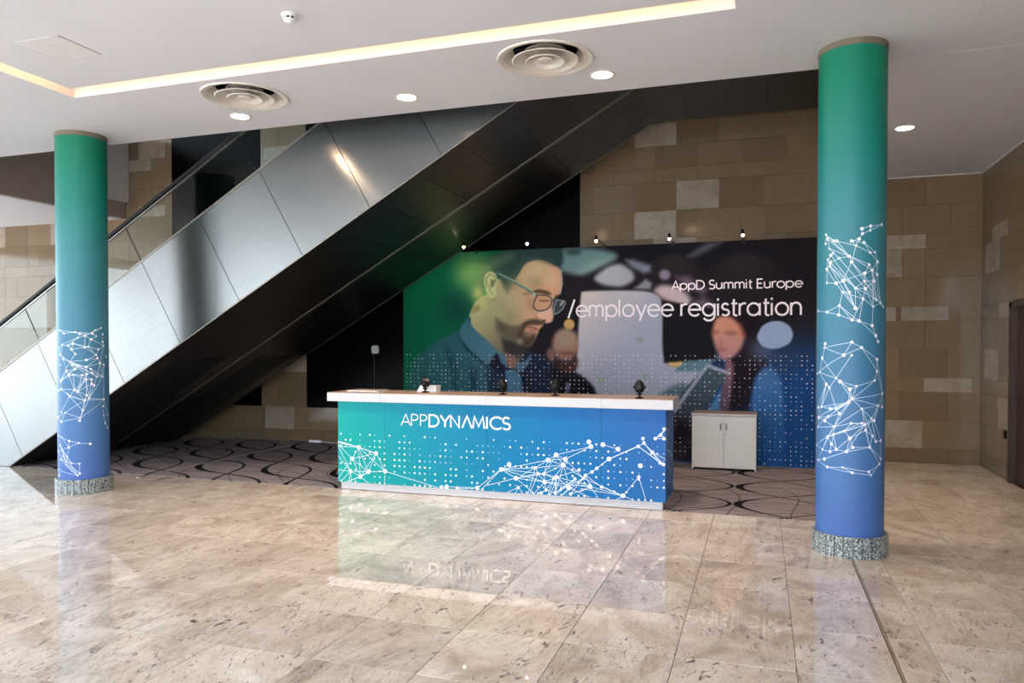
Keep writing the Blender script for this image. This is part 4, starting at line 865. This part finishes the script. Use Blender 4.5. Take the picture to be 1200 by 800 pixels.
# ------------------------------------------------------------------ escalators
CS, SN = math.cos(R(30)), math.sin(R(30))
EX = -9.576                                             # where the lower edge meets the floor
def sp(s, n): return (EX + s*CS - n*SN, s*SN + n*CS)    # slope coordinates: s up the incline, n square to it
def clip(poly, f):
    out = []
    for (a, b) in zip(poly, poly[1:] + poly[:1]):
        fa, fb = f(a), f(b)
        if fa >= 0: out.append(a)
        if (fa >= 0) != (fb >= 0):
            k = fa/(fa-fb); out.append((a[0]+(b[0]-a[0])*k, a[1]+(b[1]-a[1])*k))
    return out
NH = 1.169                                              # depth of the steel side, square to the incline
S_TOP = 4.70/SN                                         # the underside turns level here
def escalator(name, y0, y1, label, steel_front):
    t = thing(name, (-5.0, (y0+y1)/2, 0), label, 'escalator', 'escalators')
    def body(yy0, yy1, n1):
        a = sp(S_TOP, .014)
        p = [(-12.6, .01), (EX+.03, .01), (a[0], a[1]), (.8, a[1]), (.8, 4.70+n1/CS), (EX+(4.70)/math.tan(R(30)), 4.70+n1/CS)]
        lx = EX - n1/SN + .5/math.tan(R(30))            # where the top line is half a metre high
        p += [(lx, max(.05, .5)), (-12.6, .5)]
        return MB().prism(p, yy0, yy1)
    body(y0+.02, y1-.02, .80).build('truss', M['truss'], t)
    for ya, yb in ((y0+.02, y0+.3), (y1-.3, y1-.02)): body(ya, yb, NH-.012).build('deck', M['steel_dull'], t)
    # steel side panels, each its own sheet
    for side, (ya, yb) in enumerate(((y0, y0+.018), (y1-.018, y1))):
        if side == 1 and not steel_front: pass
        for k in range(-3, 9):
            s0, s1 = 1.294 + 1.0025*k + .004, 1.294 + 1.0025*(k+1) - .004
            p = [sp(s0, .012), sp(s1, .012), sp(s1, NH), sp(s0, NH)]
            p = clip(p, lambda q: q[1]-.006)
            if len(p) > 2: MB().prism(p, ya, yb).build('side_panel', M['steel'], t)
        for x0, x1 in ((-1.0, -.1), (-.1, .8)):
            MB().prism([(x0+.003, 4.71), (x1-.003, 4.71), (x1-.003, 6.05), (x0+.003, 6.05)], ya, yb).build('side_panel', M['steel'], t)
        ye = ya-.004 if side == 0 else yb
        MB().prism([sp(0, -.004), sp(S_TOP, -.004), sp(S_TOP, .008), sp(.02, .008)], ye-.001, ye+.006).build('edge_trim', M['steel_dull'], t)
        MB().prism([sp(-1.2, NH), sp(S_TOP, NH), sp(S_TOP, NH+.02), sp(-1.2, NH+.02)], ya-.007, yb+.05 if side == 0 else yb+.006).build('deck_edge', M['steel_dull'], t)
    # dark cladding underneath
    k = 0; s = .0
    while s < S_TOP-.05:
        e_ = min(s+.58, S_TOP)
        MB().prism([sp(s+.003, 0), sp(e_-.003, 0), sp(e_-.003, .012), sp(s+.003, .012)], y0+.004, y1-.004).build('underside_panel', M['underside'], t); s = e_
    x = sp(S_TOP, 0)[0]
    while x < .75:
        e_ = min(x+.5, .8)
        bx(x+.003, y0+.004, 4.70, e_-.003, y1-.004, 4.712).build('underside_panel', M['underside'], t); x = e_
    # steps
    st = bx(-.2, y0+.31, -.36, .2, y1-.31, 0).mesh('step'); st.materials.append(M['steel_dull'])
    for k in range(26):
        sx, sz = sp(-.6 + .4*k, NH - .17)
        if sz < .42 or sz > 5.6: continue
        o = bpy.data.objects.new('step', st); COL.objects.link(o); o.parent = t; o.location = (sx+5.0, -(y0+y1)/2, sz)
    # balustrades
    for yb in (y0+.14, y1-.15):
        for k in range(-1, 6):
            s0, s1 = 1.19 + 2.0*k + .004, 1.19 + 2.0*(k+1) - .004
            if s1 > 11.2: continue
            MB().prism([sp(s0, NH), sp(s1, NH), sp(s1, NH+.60), sp(s0, NH+.60)], yb, yb+.01).build('glass_pane', M['glass'], t)
            MB().prism([sp(s1, NH), sp(s1+.008, NH), sp(s1+.008, NH+.60), sp(s1, NH+.60)], yb-.002, yb+.012).build('pane_gasket', M['rubber'], t)
        MB().prism([sp(-1.0, NH+.595), sp(11.3, NH+.595), sp(11.3, NH+.612), sp(-1.0, NH+.612)], yb-.01, yb+.02).build('rail_track', M['chrome'], t)
        h = MB()
        pts = [sp(s_, NH+.645) for s_ in (-1.0, 0, 5, 11.3)]
        h.prism([sp(-1.0, NH+.612), sp(11.3, NH+.612), sp(11.3, NH+.66), sp(-1.0, NH+.66)], yb-.036, yb+.046)
        h.build('handrail', M['rubber'], t, bevel=.012)
    return t
esc1 = escalator('escalator', 7.42, 8.975, 'nearer escalator with brushed steel side panels and glass balustrade', True)
MB().prism([sp(.2, -.006), sp(S_TOP, -.006), sp(S_TOP, .014), sp(.2, .014)], 8.975, 9.03).build('trim_strip', M['steel_dull'], esc1)
bx(sp(S_TOP, 0)[0], 8.975, 4.694, .8, 9.03, 4.714).build('trim_strip', M['steel_dull'], esc1)
escalator('escalator', 9.045, 10.52, 'farther escalator behind the steel one, its dark underside above the banner', False)

# ------------------------------------------------------------------ registration counter
desk = thing('registration_counter', (-2.715, 7.8, 0), 'long white topped counter with teal to blue printed front and white node web', 'counter')
DX0, DX1, DY, DYB = -4.55, -.88, 7.45, 8.12
seams = [DX0, -3.95, -2.745, -1.519, DX1]
for a, b in zip(seams, seams[1:]):
    bx(a+.0015, DY, .085, b-.0015, DY+.018, 1.0).build('front_panel', M['desk_print'], desk)
    bx(max(a, DX0+.035)+.001, DY+.012, 0.007, min(b, DX1-.03)-.001, DY+.04, .085).build('plinth', M['white_lam'], desk)
for x0, x1 in ((DX0, DX0+.018), (DX1-.018, DX1)):
    bx(x0, DY+.018, .085, x1, DYB, 1.0).build('end_panel', M['desk_print'], desk)
    xa = x0+.03 if x0 < -3 else x0-.03
    bx(xa, DY+.05, .007, xa+.018, DYB, .085).build('plinth', M['white_lam'], desk)
bx(DX0+.02, DY+.02, .55, DX1-.02, DYB-.05, .57).build('shelf', M['white_lam'], desk)
for x in seams[1:-1]: bx(x-.009, DY+.02, .007, x+.009, DYB-.05, .995).build('divider', M['white_lam'], desk)
tx = [-4.663, -3.987, -2.745, -1.519, -.806]
for a, b in zip(tx, tx[1:]):
    w_ = bx(a+.001, DY-.045, 1.0, b-.001, DYB-.12, 1.094).build('worktop', M['white_lam'], desk, bevel=.002)
    bx(a+.001, DY-.044, 1.0945, b-.001, DYB-.12, 1.1).build('worktop_surface', M['lightwood'], w_)
fd = lambda x, z, d: (x, DY-d, z)
lw, nw, dp, lt = Print(fd, .0024), Print(fd, .004), Print(fd, .0006), Print(fd, .0024)
ends = {}
def dpt(i): return DESK_NODES[i][:2] if i < 1000 else DESK_ENDS[i-1000]
def clampz(a, b):
    """cut a line at the edges of the panel"""
    lo, hi = .087, 1.0
    p, q = list(a), list(b)
    for u, v in ((p, q), (q, p)):
        if u[1] < lo and v[1] > lo: k = (lo-v[1])/(u[1]-v[1]); u[0] = v[0]+(u[0]-v[0])*k; u[1] = lo
    p[0] = min(max(p[0], DX0+.001), DX1-.001); q[0] = min(max(q[0], DX0+.001), DX1-.001)
    return p, q
for i, j, w in DESK_LINKS:
    p, q = clampz(dpt(i), dpt(j))
    if min(p[1], q[1]) < .08: continue
    lw.rib(p, q, .0056*w)
for x, z, k in DESK_NODES: nw.disc(min(x, DX1-.0235*k), max(z, .1), .0235*k, 14)
rg = random.Random(5)
for i in range(60):
    for j in range(9):
        x, z = DX0 + .04 + i*.0612, .098 + j*.0665
        env = 1.0 if z < .62 else .75
        v = rg.random()
        if v < .36 or rg.random() > env: continue
        dp.disc(x, z, rg.choice((.0035, .005, .008, .0105, .0105)), 8)
lw.build('network_lines', M['line_print'], desk)['kind'] = 'stuff'; nw.build('network_dots', M['white_print'], desk)['kind'] = 'stuff'; dp.build('dot_pattern', M['white_print'], desk)['kind'] = 'stuff'
a0, a1, a2 = BANNER_TEXT['c'][:3]
hh = a2[1]-a1[1]
lettering(lt, 'APPDYNVMICS', a0[0]+.003, a0[1]+.002, a1[0]-.008, a1[1]+.001, hh, .018, [.009]*3 + [.0185]*8)
lt.build('lettering', M['white_print'], desk)
# the same web runs on over the right end
fe = lambda y, z, d: (DX1+d, y, z)
el, en = Print(fe), Print(fe, .0024)
eps = [(7.47,.82),(7.52,.70),(7.62,.78),(7.50,.60),(7.60,.42),(7.75,.55),(7.85,.35),(7.68,.25),(7.95,.48),(7.98,.2)]
for i, j in ((0,1),(0,2),(1,2),(1,3),(2,3),(3,5),(3,4),(4,5),(4,6),(5,8),(6,8),(4,7),(6,7),(6,9)): el.rib(eps[i], eps[j], .0062)
for y, z in eps: en.disc(y, z, .014, 12)
el.build('network_lines', M['line_print'], desk)['kind'] = 'stuff'; en.build('network_dots', M['white_print'], desk)['kind'] = 'stuff'

# ------------------------------------------------------------------ banner wall
BY, BX0, BX1, BH = 10.62, -5.31, .685, 3.045
ban = thing('banner_wall', ((BX0+BX1)/2, BY, 0), 'wide printed banner wall showing a bearded man in glasses and a woman, employee registration text', 'banner')
def paint():
    d = .0095; nx, nz = int((BX1-BX0)/d)+1, int((BH-.02)/d)+1
    U = np.linspace(0, BX1-BX0, nx); V = np.linspace(0, BH-.02, nz)
    u, v = np.meshgrid(U, V); v = v + .02
    img = np.zeros((nz, nx, 3)); img[:] = (30, 28, 34)
    def segdist(u_, v_, p, q):
        dx, dz = q[0]-p[0], q[1]-p[1]; L = dx*dx+dz*dz+1e-12
        k = np.clip(((u_-p[0])*dx+(v_-p[1])*dz)/L, 0, 1)
        return (u_-p[0]-k*dx)**2 + (v_-p[1]-k*dz)**2
    for kind, c1, c2, alpha, blur, pts, ax in BANNER_ART:
        pad = 3*blur + (c2 if isinstance(c2, float) else 0)*(3 if kind == 'g' else 1) + .03
        if kind == 'l': pad = .06
        x0, x1 = min(p[0] for p in pts)-pad, max(p[0] for p in pts)+pad
        z0, z1 = min(p[1] for p in pts)-pad, max(p[1] for p in pts)+pad
        i0, i1 = np.searchsorted(U, x0), np.searchsorted(U, x1); j0, j1 = np.searchsorted(V+.02, z0), np.searchsorted(V+.02, z1)
        if i1 <= i0 or j1 <= j0: continue
        uu, vv = u[j0:j1, i0:i1], v[j0:j1, i0:i1]
        col = np.array(c1, float)
        if kind == 'g':
            a = alpha*np.exp(-((uu-pts[0][0])**2+(vv-pts[0][1])**2)/(c2*c2*.8))
        elif kind == 'l':
            # line entries: kind, colour, width, alpha, blur
            dd = np.full(uu.shape, 1e9)
            for p, q in zip(pts, pts[1:]): dd = np.minimum(dd, segdist(uu, vv, p, q))
            dd = np.sqrt(dd) - c2/2
            a = alpha*np.clip(.5 - dd/(blur+.004), 0, 1)
        else:
            dd = np.full(uu.shape, 1e9); ins = np.zeros(uu.shape, bool)
            if len(pts) > 6:                            # round the corners of organic outlines
                for _ in range(2): pts = [((p[0]*a_+q[0]*(1-a_)), (p[1]*a_+q[1]*(1-a_))) for p, q in zip(pts, pts[1:]+pts[:1]) for a_ in (.8, .2)]
            for p, q in zip(pts, pts[1:]+pts[:1]):
                dd = np.minimum(dd, segdist(uu, vv, p, q))
                cond = (p[1] > vv) != (q[1] > vv)
                with np.errstate(divide='ignore', invalid='ignore'):
                    xx = (q[0]-p[0])*(vv-p[1])/((q[1]-p[1]) or 1e-9)+p[0]
                ins ^= cond & (uu < xx)
            dd = np.sqrt(dd)*np.where(ins, -1, 1)
            k = np.clip(.5 - dd/(2*blur+.006), 0, 1); a = alpha*k*k*(3-2*k)
            if c2 is not None:
                (ax0, az0), (ax1, az1) = ax
                L = (ax1-ax0)**2+(az1-az0)**2
                g = np.clip(((uu-ax0)*(ax1-ax0)+(vv-az0)*(az1-az0))/L, 0, 1)[..., None]
                col = col*(1-g) + np.array(c2, float)*g
        img[j0:j1, i0:i1] = img[j0:j1, i0:i1]*(1-a[..., None]) + col*a[..., None]
    c = np.clip(img, 0, 255)/255
    c = np.where(c <= .04045, c/12.92, ((c+.055)/1.055)**2.4)
    me = bpy.data.meshes.new('print_panel')
    co = np.stack([u.ravel()+BX0, np.full(u.size, BY), v.ravel()], 1)
    idx = np.arange(nx*nz).reshape(nz, nx)
    q = np.stack([idx[:-1, :-1].ravel(), idx[:-1, 1:].ravel(), idx[1:, 1:].ravel(), idx[1:, :-1].ravel()], 1)
    co -= np.array(ban.location)
    me.vertices.add(len(co)); me.vertices.foreach_set('co', co.ravel())
    me.loops.add(q.size); me.loops.foreach_set('vertex_index', q.ravel())
    me.polygons.add(len(q)); me.polygons.foreach_set('loop_start', np.arange(0, q.size, 4)); me.polygons.foreach_set('loop_total', np.full(len(q), 4))
    me.update(calc_edges=True)
    at = me.color_attributes.new('print', 'FLOAT_COLOR', 'POINT')
    at.data.foreach_set('color', np.concatenate([c.reshape(-1, 3), np.ones((u.size, 1))], 1).astype(np.float32).ravel())
    m = mat('banner_print', (255,255,255), .8, spec=.08); t = NT(m)
    ca = t.n('ShaderNodeVertexColor'); ca.layer_name = 'print'; t.l(ca.outputs['Color'], t.b.inputs['Base Color'])
    link('print_panel', me, m, ban)
paint()
bx(BX0, BY+.003, .008, BX1, BY+.035, BH).build('panel_core', M['plastic_black'], ban)
bx(BX0, BY-.002, .008, BX1, BY+.03, .02).build('base_rail', M['desk_print'], ban)
fb = lambda u_, z, d: (BX0+u_, BY-d, z)
tp, td = Print(fb, .0024), Print(fb, .0006)
p0, p1, p2 = BANNER_TEXT['s1']; lettering(tp, 'AppD Summit Europe', p0[0], p0[1], p1[0], p1[1], p2[1]-p1[1]+.004, .0165)
tp.build('lettering', M['pale_print'], ban)
tp = Print(fb, .0024)
p0, p1, p2 = BANNER_TEXT['s2']; lettering(tp, '/employee registration', p0[0], p0[1], p1[0], p1[1], (p2[1]-p1[1])/.7*1.02, .026)
tp.build('lettering', M['pale_print'], ban)
rg = random.Random(9)
for i in range(91):
    for j in range(25):
        x, z = .06 + i*.0655, .04 + j*.0602
        if rg.random() < .34: continue
        td.disc(x, z, rg.choice((.0035, .0045, .007, .0085, .0085)), 7)
td.build('dot_pattern', M['pale_print'], ban)['kind'] = 'stuff'

# lamps on arms along the top of the banner
def arm_lamp(x, reach, label):
    t = thing('arm_lamp', (x, BY, BH), label, 'lamp', 'arm lamps on the banner top')
    bx(-.02, -.02, -.03, .02, .045, .02).build('clamp', M['plastic_black'], t, local=True)
    MB().tube([(0, 0, .01), (0, -.1, .022), (0, -reach+.04, .022)], .007, 6).build('arm', M['plastic_black'], t, local=True)
    h = MB(); y = -reach
    h.lathe([(0, .075), (.016, .073), (.019, .04), (.024, .03), (.03, .012), (.031, .01), (.026, .012), (0, .03)], 16, (0, y, -.0))
    h.build('lamp_head', M['plastic_black'], t, local=True, auto=40)
    MB().lathe([(0, .02), (.019, .012), (.018, -.010), (.011, -.02), (0, -.022)], 16, (0, y, 0)).build('bulb', M['bulb_glow'], t, local=True, smooth=True)
    l = bpy.data.lights.new('lamp_light', 'SPOT'); l.energy = 9; l.color = (1, .82, .62); l.spot_size = R(95); l.spot_blend = .6; l.shadow_soft_size = .03
    o = bpy.data.objects.new('lamp_light', l); COL.objects.link(o); o.parent = t; o.location = (0, -reach, -.035)
    o.rotation_euler = Vector((0, .62, -.9)).to_track_quat('-Z', 'Y').to_euler()
names = ['arm lamp at the top left banner corner, against the escalator underside', 'second arm lamp from the left, above the bearded man', 'middle arm lamp on the banner, at the edge of black panel and stone',
         'fourth arm lamp from the left, above the blurred ceiling blobs of the print', 'rightmost arm lamp on the banner, nearest the right column']
for x, rc, nm in zip((-4.07, -3.1, -2.13, -1.165, -.23), (.55, .6, .57, .46, .5), names): arm_lamp(x, rc, nm)

# ------------------------------------------------------------------ cabinet
cab = thing('cabinet', (-.45, 10.3, 0), 'low pale grey two door cabinet with oak top standing before the banner', 'cabinet')
CX0, CX1, CY0, CY1, CH = -.855, -.05, 10.1, 10.56, .74
for x0, x1 in ((CX0, CX0+.018), (CX1-.018, CX1)): bx(x0, CY0+.004, .007, x1, CY1, CH-.028).build('side_panel', M['grey_door'], cab)
bx(CX0+.018, CY0+.02, .05, CX1-.018, CY1-.002, .066).build('bottom_panel', M['grey_door'], cab)
bx(CX0+.018, CY1-.012, .05, CX1-.018, CY1-.002, CH-.028).build('back_panel', M['grey_door'], cab)
tp = bx(CX0-.007, CY0-.016, CH-.028, CX1+.007, CY1, CH-.001).build('top', M['white_lam'], cab, bevel=.002)
bx(CX0-.007, CY0-.015, CH-.001, CX1+.007, CY1, CH+.004).build('top_surface', M['lightwood'], tp)
mid = (CX0+CX1)/2
for x0, x1, hx in ((CX0+.012, mid-.002, mid-.04), (mid+.002, CX1-.012, mid+.034)):
    d_ = bx(x0, CY0-.014, .036, x1, CY0+.003, CH-.034).build('door', M['grey_door'], cab, bevel=.0015)
    MB().tube([(hx, CY0-.014, .53), (hx, CY0-.04, .54), (hx, CY0-.04, .615), (hx, CY0-.014, .625)], .0075, 8).build('handle', M['chrome'], d_)
bx(mid+.014, CY0-.022, .47, mid+.03, CY0-.013, .486).build('lock', M['steel_dull'], cab)

# ------------------------------------------------------------------ things on and behind the counter
def scanner(x, y, rot, tilt, label):
    t = thing('webcam', (x, y, 1.1), label, 'webcam', 'black webcams on the counter', rot)
    MB().lathe([(0, 0), (.036, 0), (.037, .004), (.03, .009), (.009, .013), (.008, .05), (0, .05)], 24).build('stand', M['plastic_black'], t, local=True, auto=40)
    MB().lathe([(0, .026), (.02, .029), (.022, .036), (.016, .044), (0, .046)], 16).build('collar', M['plastic_black'], t, local=True, smooth=True)
    h = MB()
    prof = [(0, -.048), (.028, -.046), (.038, -.03), (.04, -.005), (.036, .022), (.024, .042), (.01, .051), (0, .052)]
    h.lathe(prof, 24)
    ct, st_ = math.cos(tilt), math.sin(tilt)
    h.v = [(x_, y_*.78*ct - z_*st_, y_*.78*st_ + z_*ct + .095) for x_, y_, z_ in h.v]
    hd = h.build('head', M['plastic_black'], t, local=True, smooth=True)
    l_ = MB().lathe([(0, 0), (.017, 0), (.02, .006), (.014, .009), (.012, .004), (0, .003)], 20)
    def place(v): a, b, c = v[0], -.030 - v[2], v[1]; return (a, b*ct - c*st_, b*st_ + c*ct + .1)
    l_.v = [place(v) for v in l_.v]; l_.build('lens', M['chrome'], hd, local=True, auto=40)
    for s_ in (-1, 1):
        k = MB().tube([(s_*.034, 0, .09), (s_*.05, 0, .092)], [.015, .012], 12); k.build('side_knob', M['plastic_black'], t, local=True, auto=40)
    t.scale = (1.25, 1.25, 1.25)
    return t
scanner(-3.59, 7.72, R(60), -.35, 'black webcam before the white box at the left of the counter')
scanner(-2.63, 7.62, R(115), -.5, 'black webcam on the counter in front of the man\'s shirt, second from the left')
scanner(-2.05, 7.63, R(-70), -.3, 'black webcam on the counter before the small blurred man, third from the left')
scanner(-1.15, 7.52, R(170), 0, 'upright black webcam near the right end of the counter')
t = thing('paper_box', (-3.6, 7.82, 1.1), 'small white box with a slanted end on the counter behind the leftmost webcam', 'box')
MB().prism([(-3.735,1.1),(-3.49,1.1),(-3.49,1.168),(-3.69,1.168)], 7.8, 7.92).build('carton', M['paper'], t)
MB().prism([(-3.69,1.168),(-3.49,1.168),(-3.49,1.172),(-3.69,1.172)], 7.79, 7.94).build('flap', M['paper'], t)
lp = thing('paper_stack', (-4.28, 7.66, 1.1), 'low flat stack of papers lying on the left end of the counter top', 'papers')
rg = random.Random(2)
for k in range(5):
    dx, dy = rg.uniform(-.012, .012), rg.uniform(-.01, .01)
    bx(-4.49+dx, 7.55+dy, 1.1+.0042*k, -4.1+dx, 7.8+dy, 1.104+.0042*k).build('sheaf', M['lightwood'] if k == 4 else M['paper'], lp)

wr = thing('wireless_router', (-5.97, WB-.012, 1.56), 'rounded pale grey wireless router on the black wall panel left of the banner', 'router')
def rsq(w, h, e=4, n=32):
    return [(math.copysign(abs(math.cos(2*PI*i/n))**(2/e), math.cos(2*PI*i/n))*w/2, math.copysign(abs(math.sin(2*PI*i/n))**(2/e), math.sin(2*PI*i/n))*h/2) for i in range(n)]
MB().prism(rsq(.13, .135), -.03, 0).build('casing', M['plastic_grey'], wr, local=True, bevel=.008)
MB().prism([(.008+a*.1-.0, b*.1-.052) for a, b in rsq(.13, .1)], -.0312, -.03).build('badge', M['yellow'], wr, local=True)
MB().prism([(a*.08+.01, b*.08-.01) for a, b in rsq(.13, .12)], -.0312, -.03).build('indicator', M['plastic_black'], wr, local=True)
MB().tube([(-.045, -.012, -.06), (-.03, -.012, -.11), (-.022, -.008, -.15), (-.022, -.008, -1.5)], .0045, 6).build('cable', M['cable'], wr, local=True)

ps = thing('power_strip', (-7.05, 10.86, .006), 'white power strip lying on the carpet by the back wall left of the counter', 'power strip')
bx(-7.17, 10.83, .007, -6.95, 10.885, .045).build('casing', M['plastic_white'], ps, bevel=.006)
MB().tube([(-6.95, 10.86, .02), (-6.6, 10.85, .014), (-6.1, 10.86, .013), (-5.97, 10.9, .03)], .005, 6).build('cable', M['plastic_white'], ps)

ds = thing('door_holder', (WR, 10.52, .55), 'small black and chrome door holder on the stone wall beside the dark door', 'door holder')
bx(WR-.03, 10.49, .50, WR, 10.55, .60).build('body', M['plastic_black'], ds, bevel=.004)
bx(WR-.04, 10.495, .505, WR-.03, 10.52, .595).build('plate', M['chrome'], ds)

# ------------------------------------------------------------------ ceiling fittings
dl_names = ['round downlight at the foot of the left diffuser', 'round downlight midway between the two diffusers', 'round downlight right of the right hand diffuser', 'round downlight over the stone alcove right of the right column']
for (x, y), nm in zip([(-5.04, 6.42), (-3.17, 6.42), (-1.31, 6.42), (1.45, 9.0)], dl_names):
    t = thing('downlight', (x, y, CEIL), nm, 'light', 'recessed downlights')
    MB().lathe([(.085, -.002), (.087, -.008), (.105, -.006), (.112, 0), (.085, 0)], 40, close=True).build('trim_ring', M['diffuser'], t, local=True, auto=40)
    MB().lathe([(0, -.004), (.085, -.004), (.085, 0), (0, 0)], 40).build('lens', M['lamp_glow'], t, local=True)
    l = bpy.data.lights.new('downlight_beam', 'SPOT'); l.energy = 230; l.color = (1, .80, .58); l.spot_size = R(110); l.spot_blend = .7; l.shadow_soft_size = .08
    o = bpy.data.objects.new('downlight_beam', l); COL.objects.link(o); o.parent = t; o.location = (0, 0, -.02)
for (x, y), nm in zip(DIFF, ('round ringed air diffuser in the ceiling towards the left column', 'round ringed air diffuser in the ceiling above the middle of the counter')):
    t = thing('air_diffuser', (x, y, CEIL), nm, 'air vent', 'round air diffusers')
    MB().lathe([(0, .298), (.343, .298), (.343, .12), (.34, .12), (.34, .29), (0, .29)], 48).build('plenum', M['duct'], t, local=True)
    MB().lathe([(.395, 0), (.39, -.012), (.375, -.014), (.345, .0), (.30, .035), (.268, .07), (.262, .07), (.295, .03), (.34, -.002)], 56, close=True).build('outer_ring', M['diffuser'], t, local=True, auto=35)
    MB().lathe([(.272, -.016), (.264, -.022), (.255, -.018), (.20, .018), (.155, .055), (.15, .055), (.195, .014), (.255, -.012)], 56, close=True).build('middle_ring', M['diffuser'], t, local=True, auto=35)
    MB().lathe([(.162, -.022), (.155, -.028), (.146, -.024), (.10, .01), (.07, .045), (.066, .045), (.096, .008), (.142, -.016)], 48, close=True).build('inner_ring', M['diffuser'], t, local=True, auto=35)
    MB().lathe([(.05, .05), (.17, .055), (.17, .06), (.05, .06)], 48, close=True).build('ring_plate', M['diffuser'], t, local=True)
    MB().lathe([(0, -.022), (.06, -.02), (.066, -.014), (.055, .012), (.03, .05), (0, .05)], 40).build('core', M['diffuser'], t, local=True, auto=35)
    MB().box(-.335, -.008, .09, .335, .008, .11).box(-.008, -.335, .09, .008, .335, .11).build('bracket', M['duct'], t, local=True)

sm = thing('smoke_detector', (-3.17, 4.57, CEIL), 'white domed smoke detector on the ceiling above the light slot', 'smoke detector')
MB().lathe([(0, 0), (.055, 0), (.055, -.016), (.05, -.02), (0, -.02)], 32).build('base', M['plastic_white'], sm, local=True, auto=40)
MB().lathe([(0, -.02), (.036, -.02), (.036, -.036), (0, -.036)], 32).build('sensor_core', M['plastic_black'], sm, local=True)
for k in range(8):
    a = 2*PI*k/8
    MB().tube([(.043*math.cos(a), .043*math.sin(a), -.02), (.04*math.cos(a), .04*math.sin(a), -.037)], .005, 6).build('fin', M['plastic_white'], sm, local=True)
MB().lathe([(0, -.036), (.043, -.036), (.04, -.046), (.022, -.054), (.012, -.058), (0, -.058)], 32).build('dome', M['plastic_white'], sm, local=True, auto=40)

gv = thing('ceiling_grille', (-5.25, 4.52, CEIL), 'faint square perforated grille set flush in the ceiling at the left', 'ceiling grille')
bx(-.225, -.2, -.004, .225, .2, 0).build('plate', M['dark_grille'], gv, local=True)
g_ = MB()
for k in range(22): g_.box(-.215, -.193+.018*k, -.007, .215, -.186+.018*k, -.004)
o = g_.build('rib_pattern', M['white_fascia'], gv, local=True); o['kind'] = 'stuff'
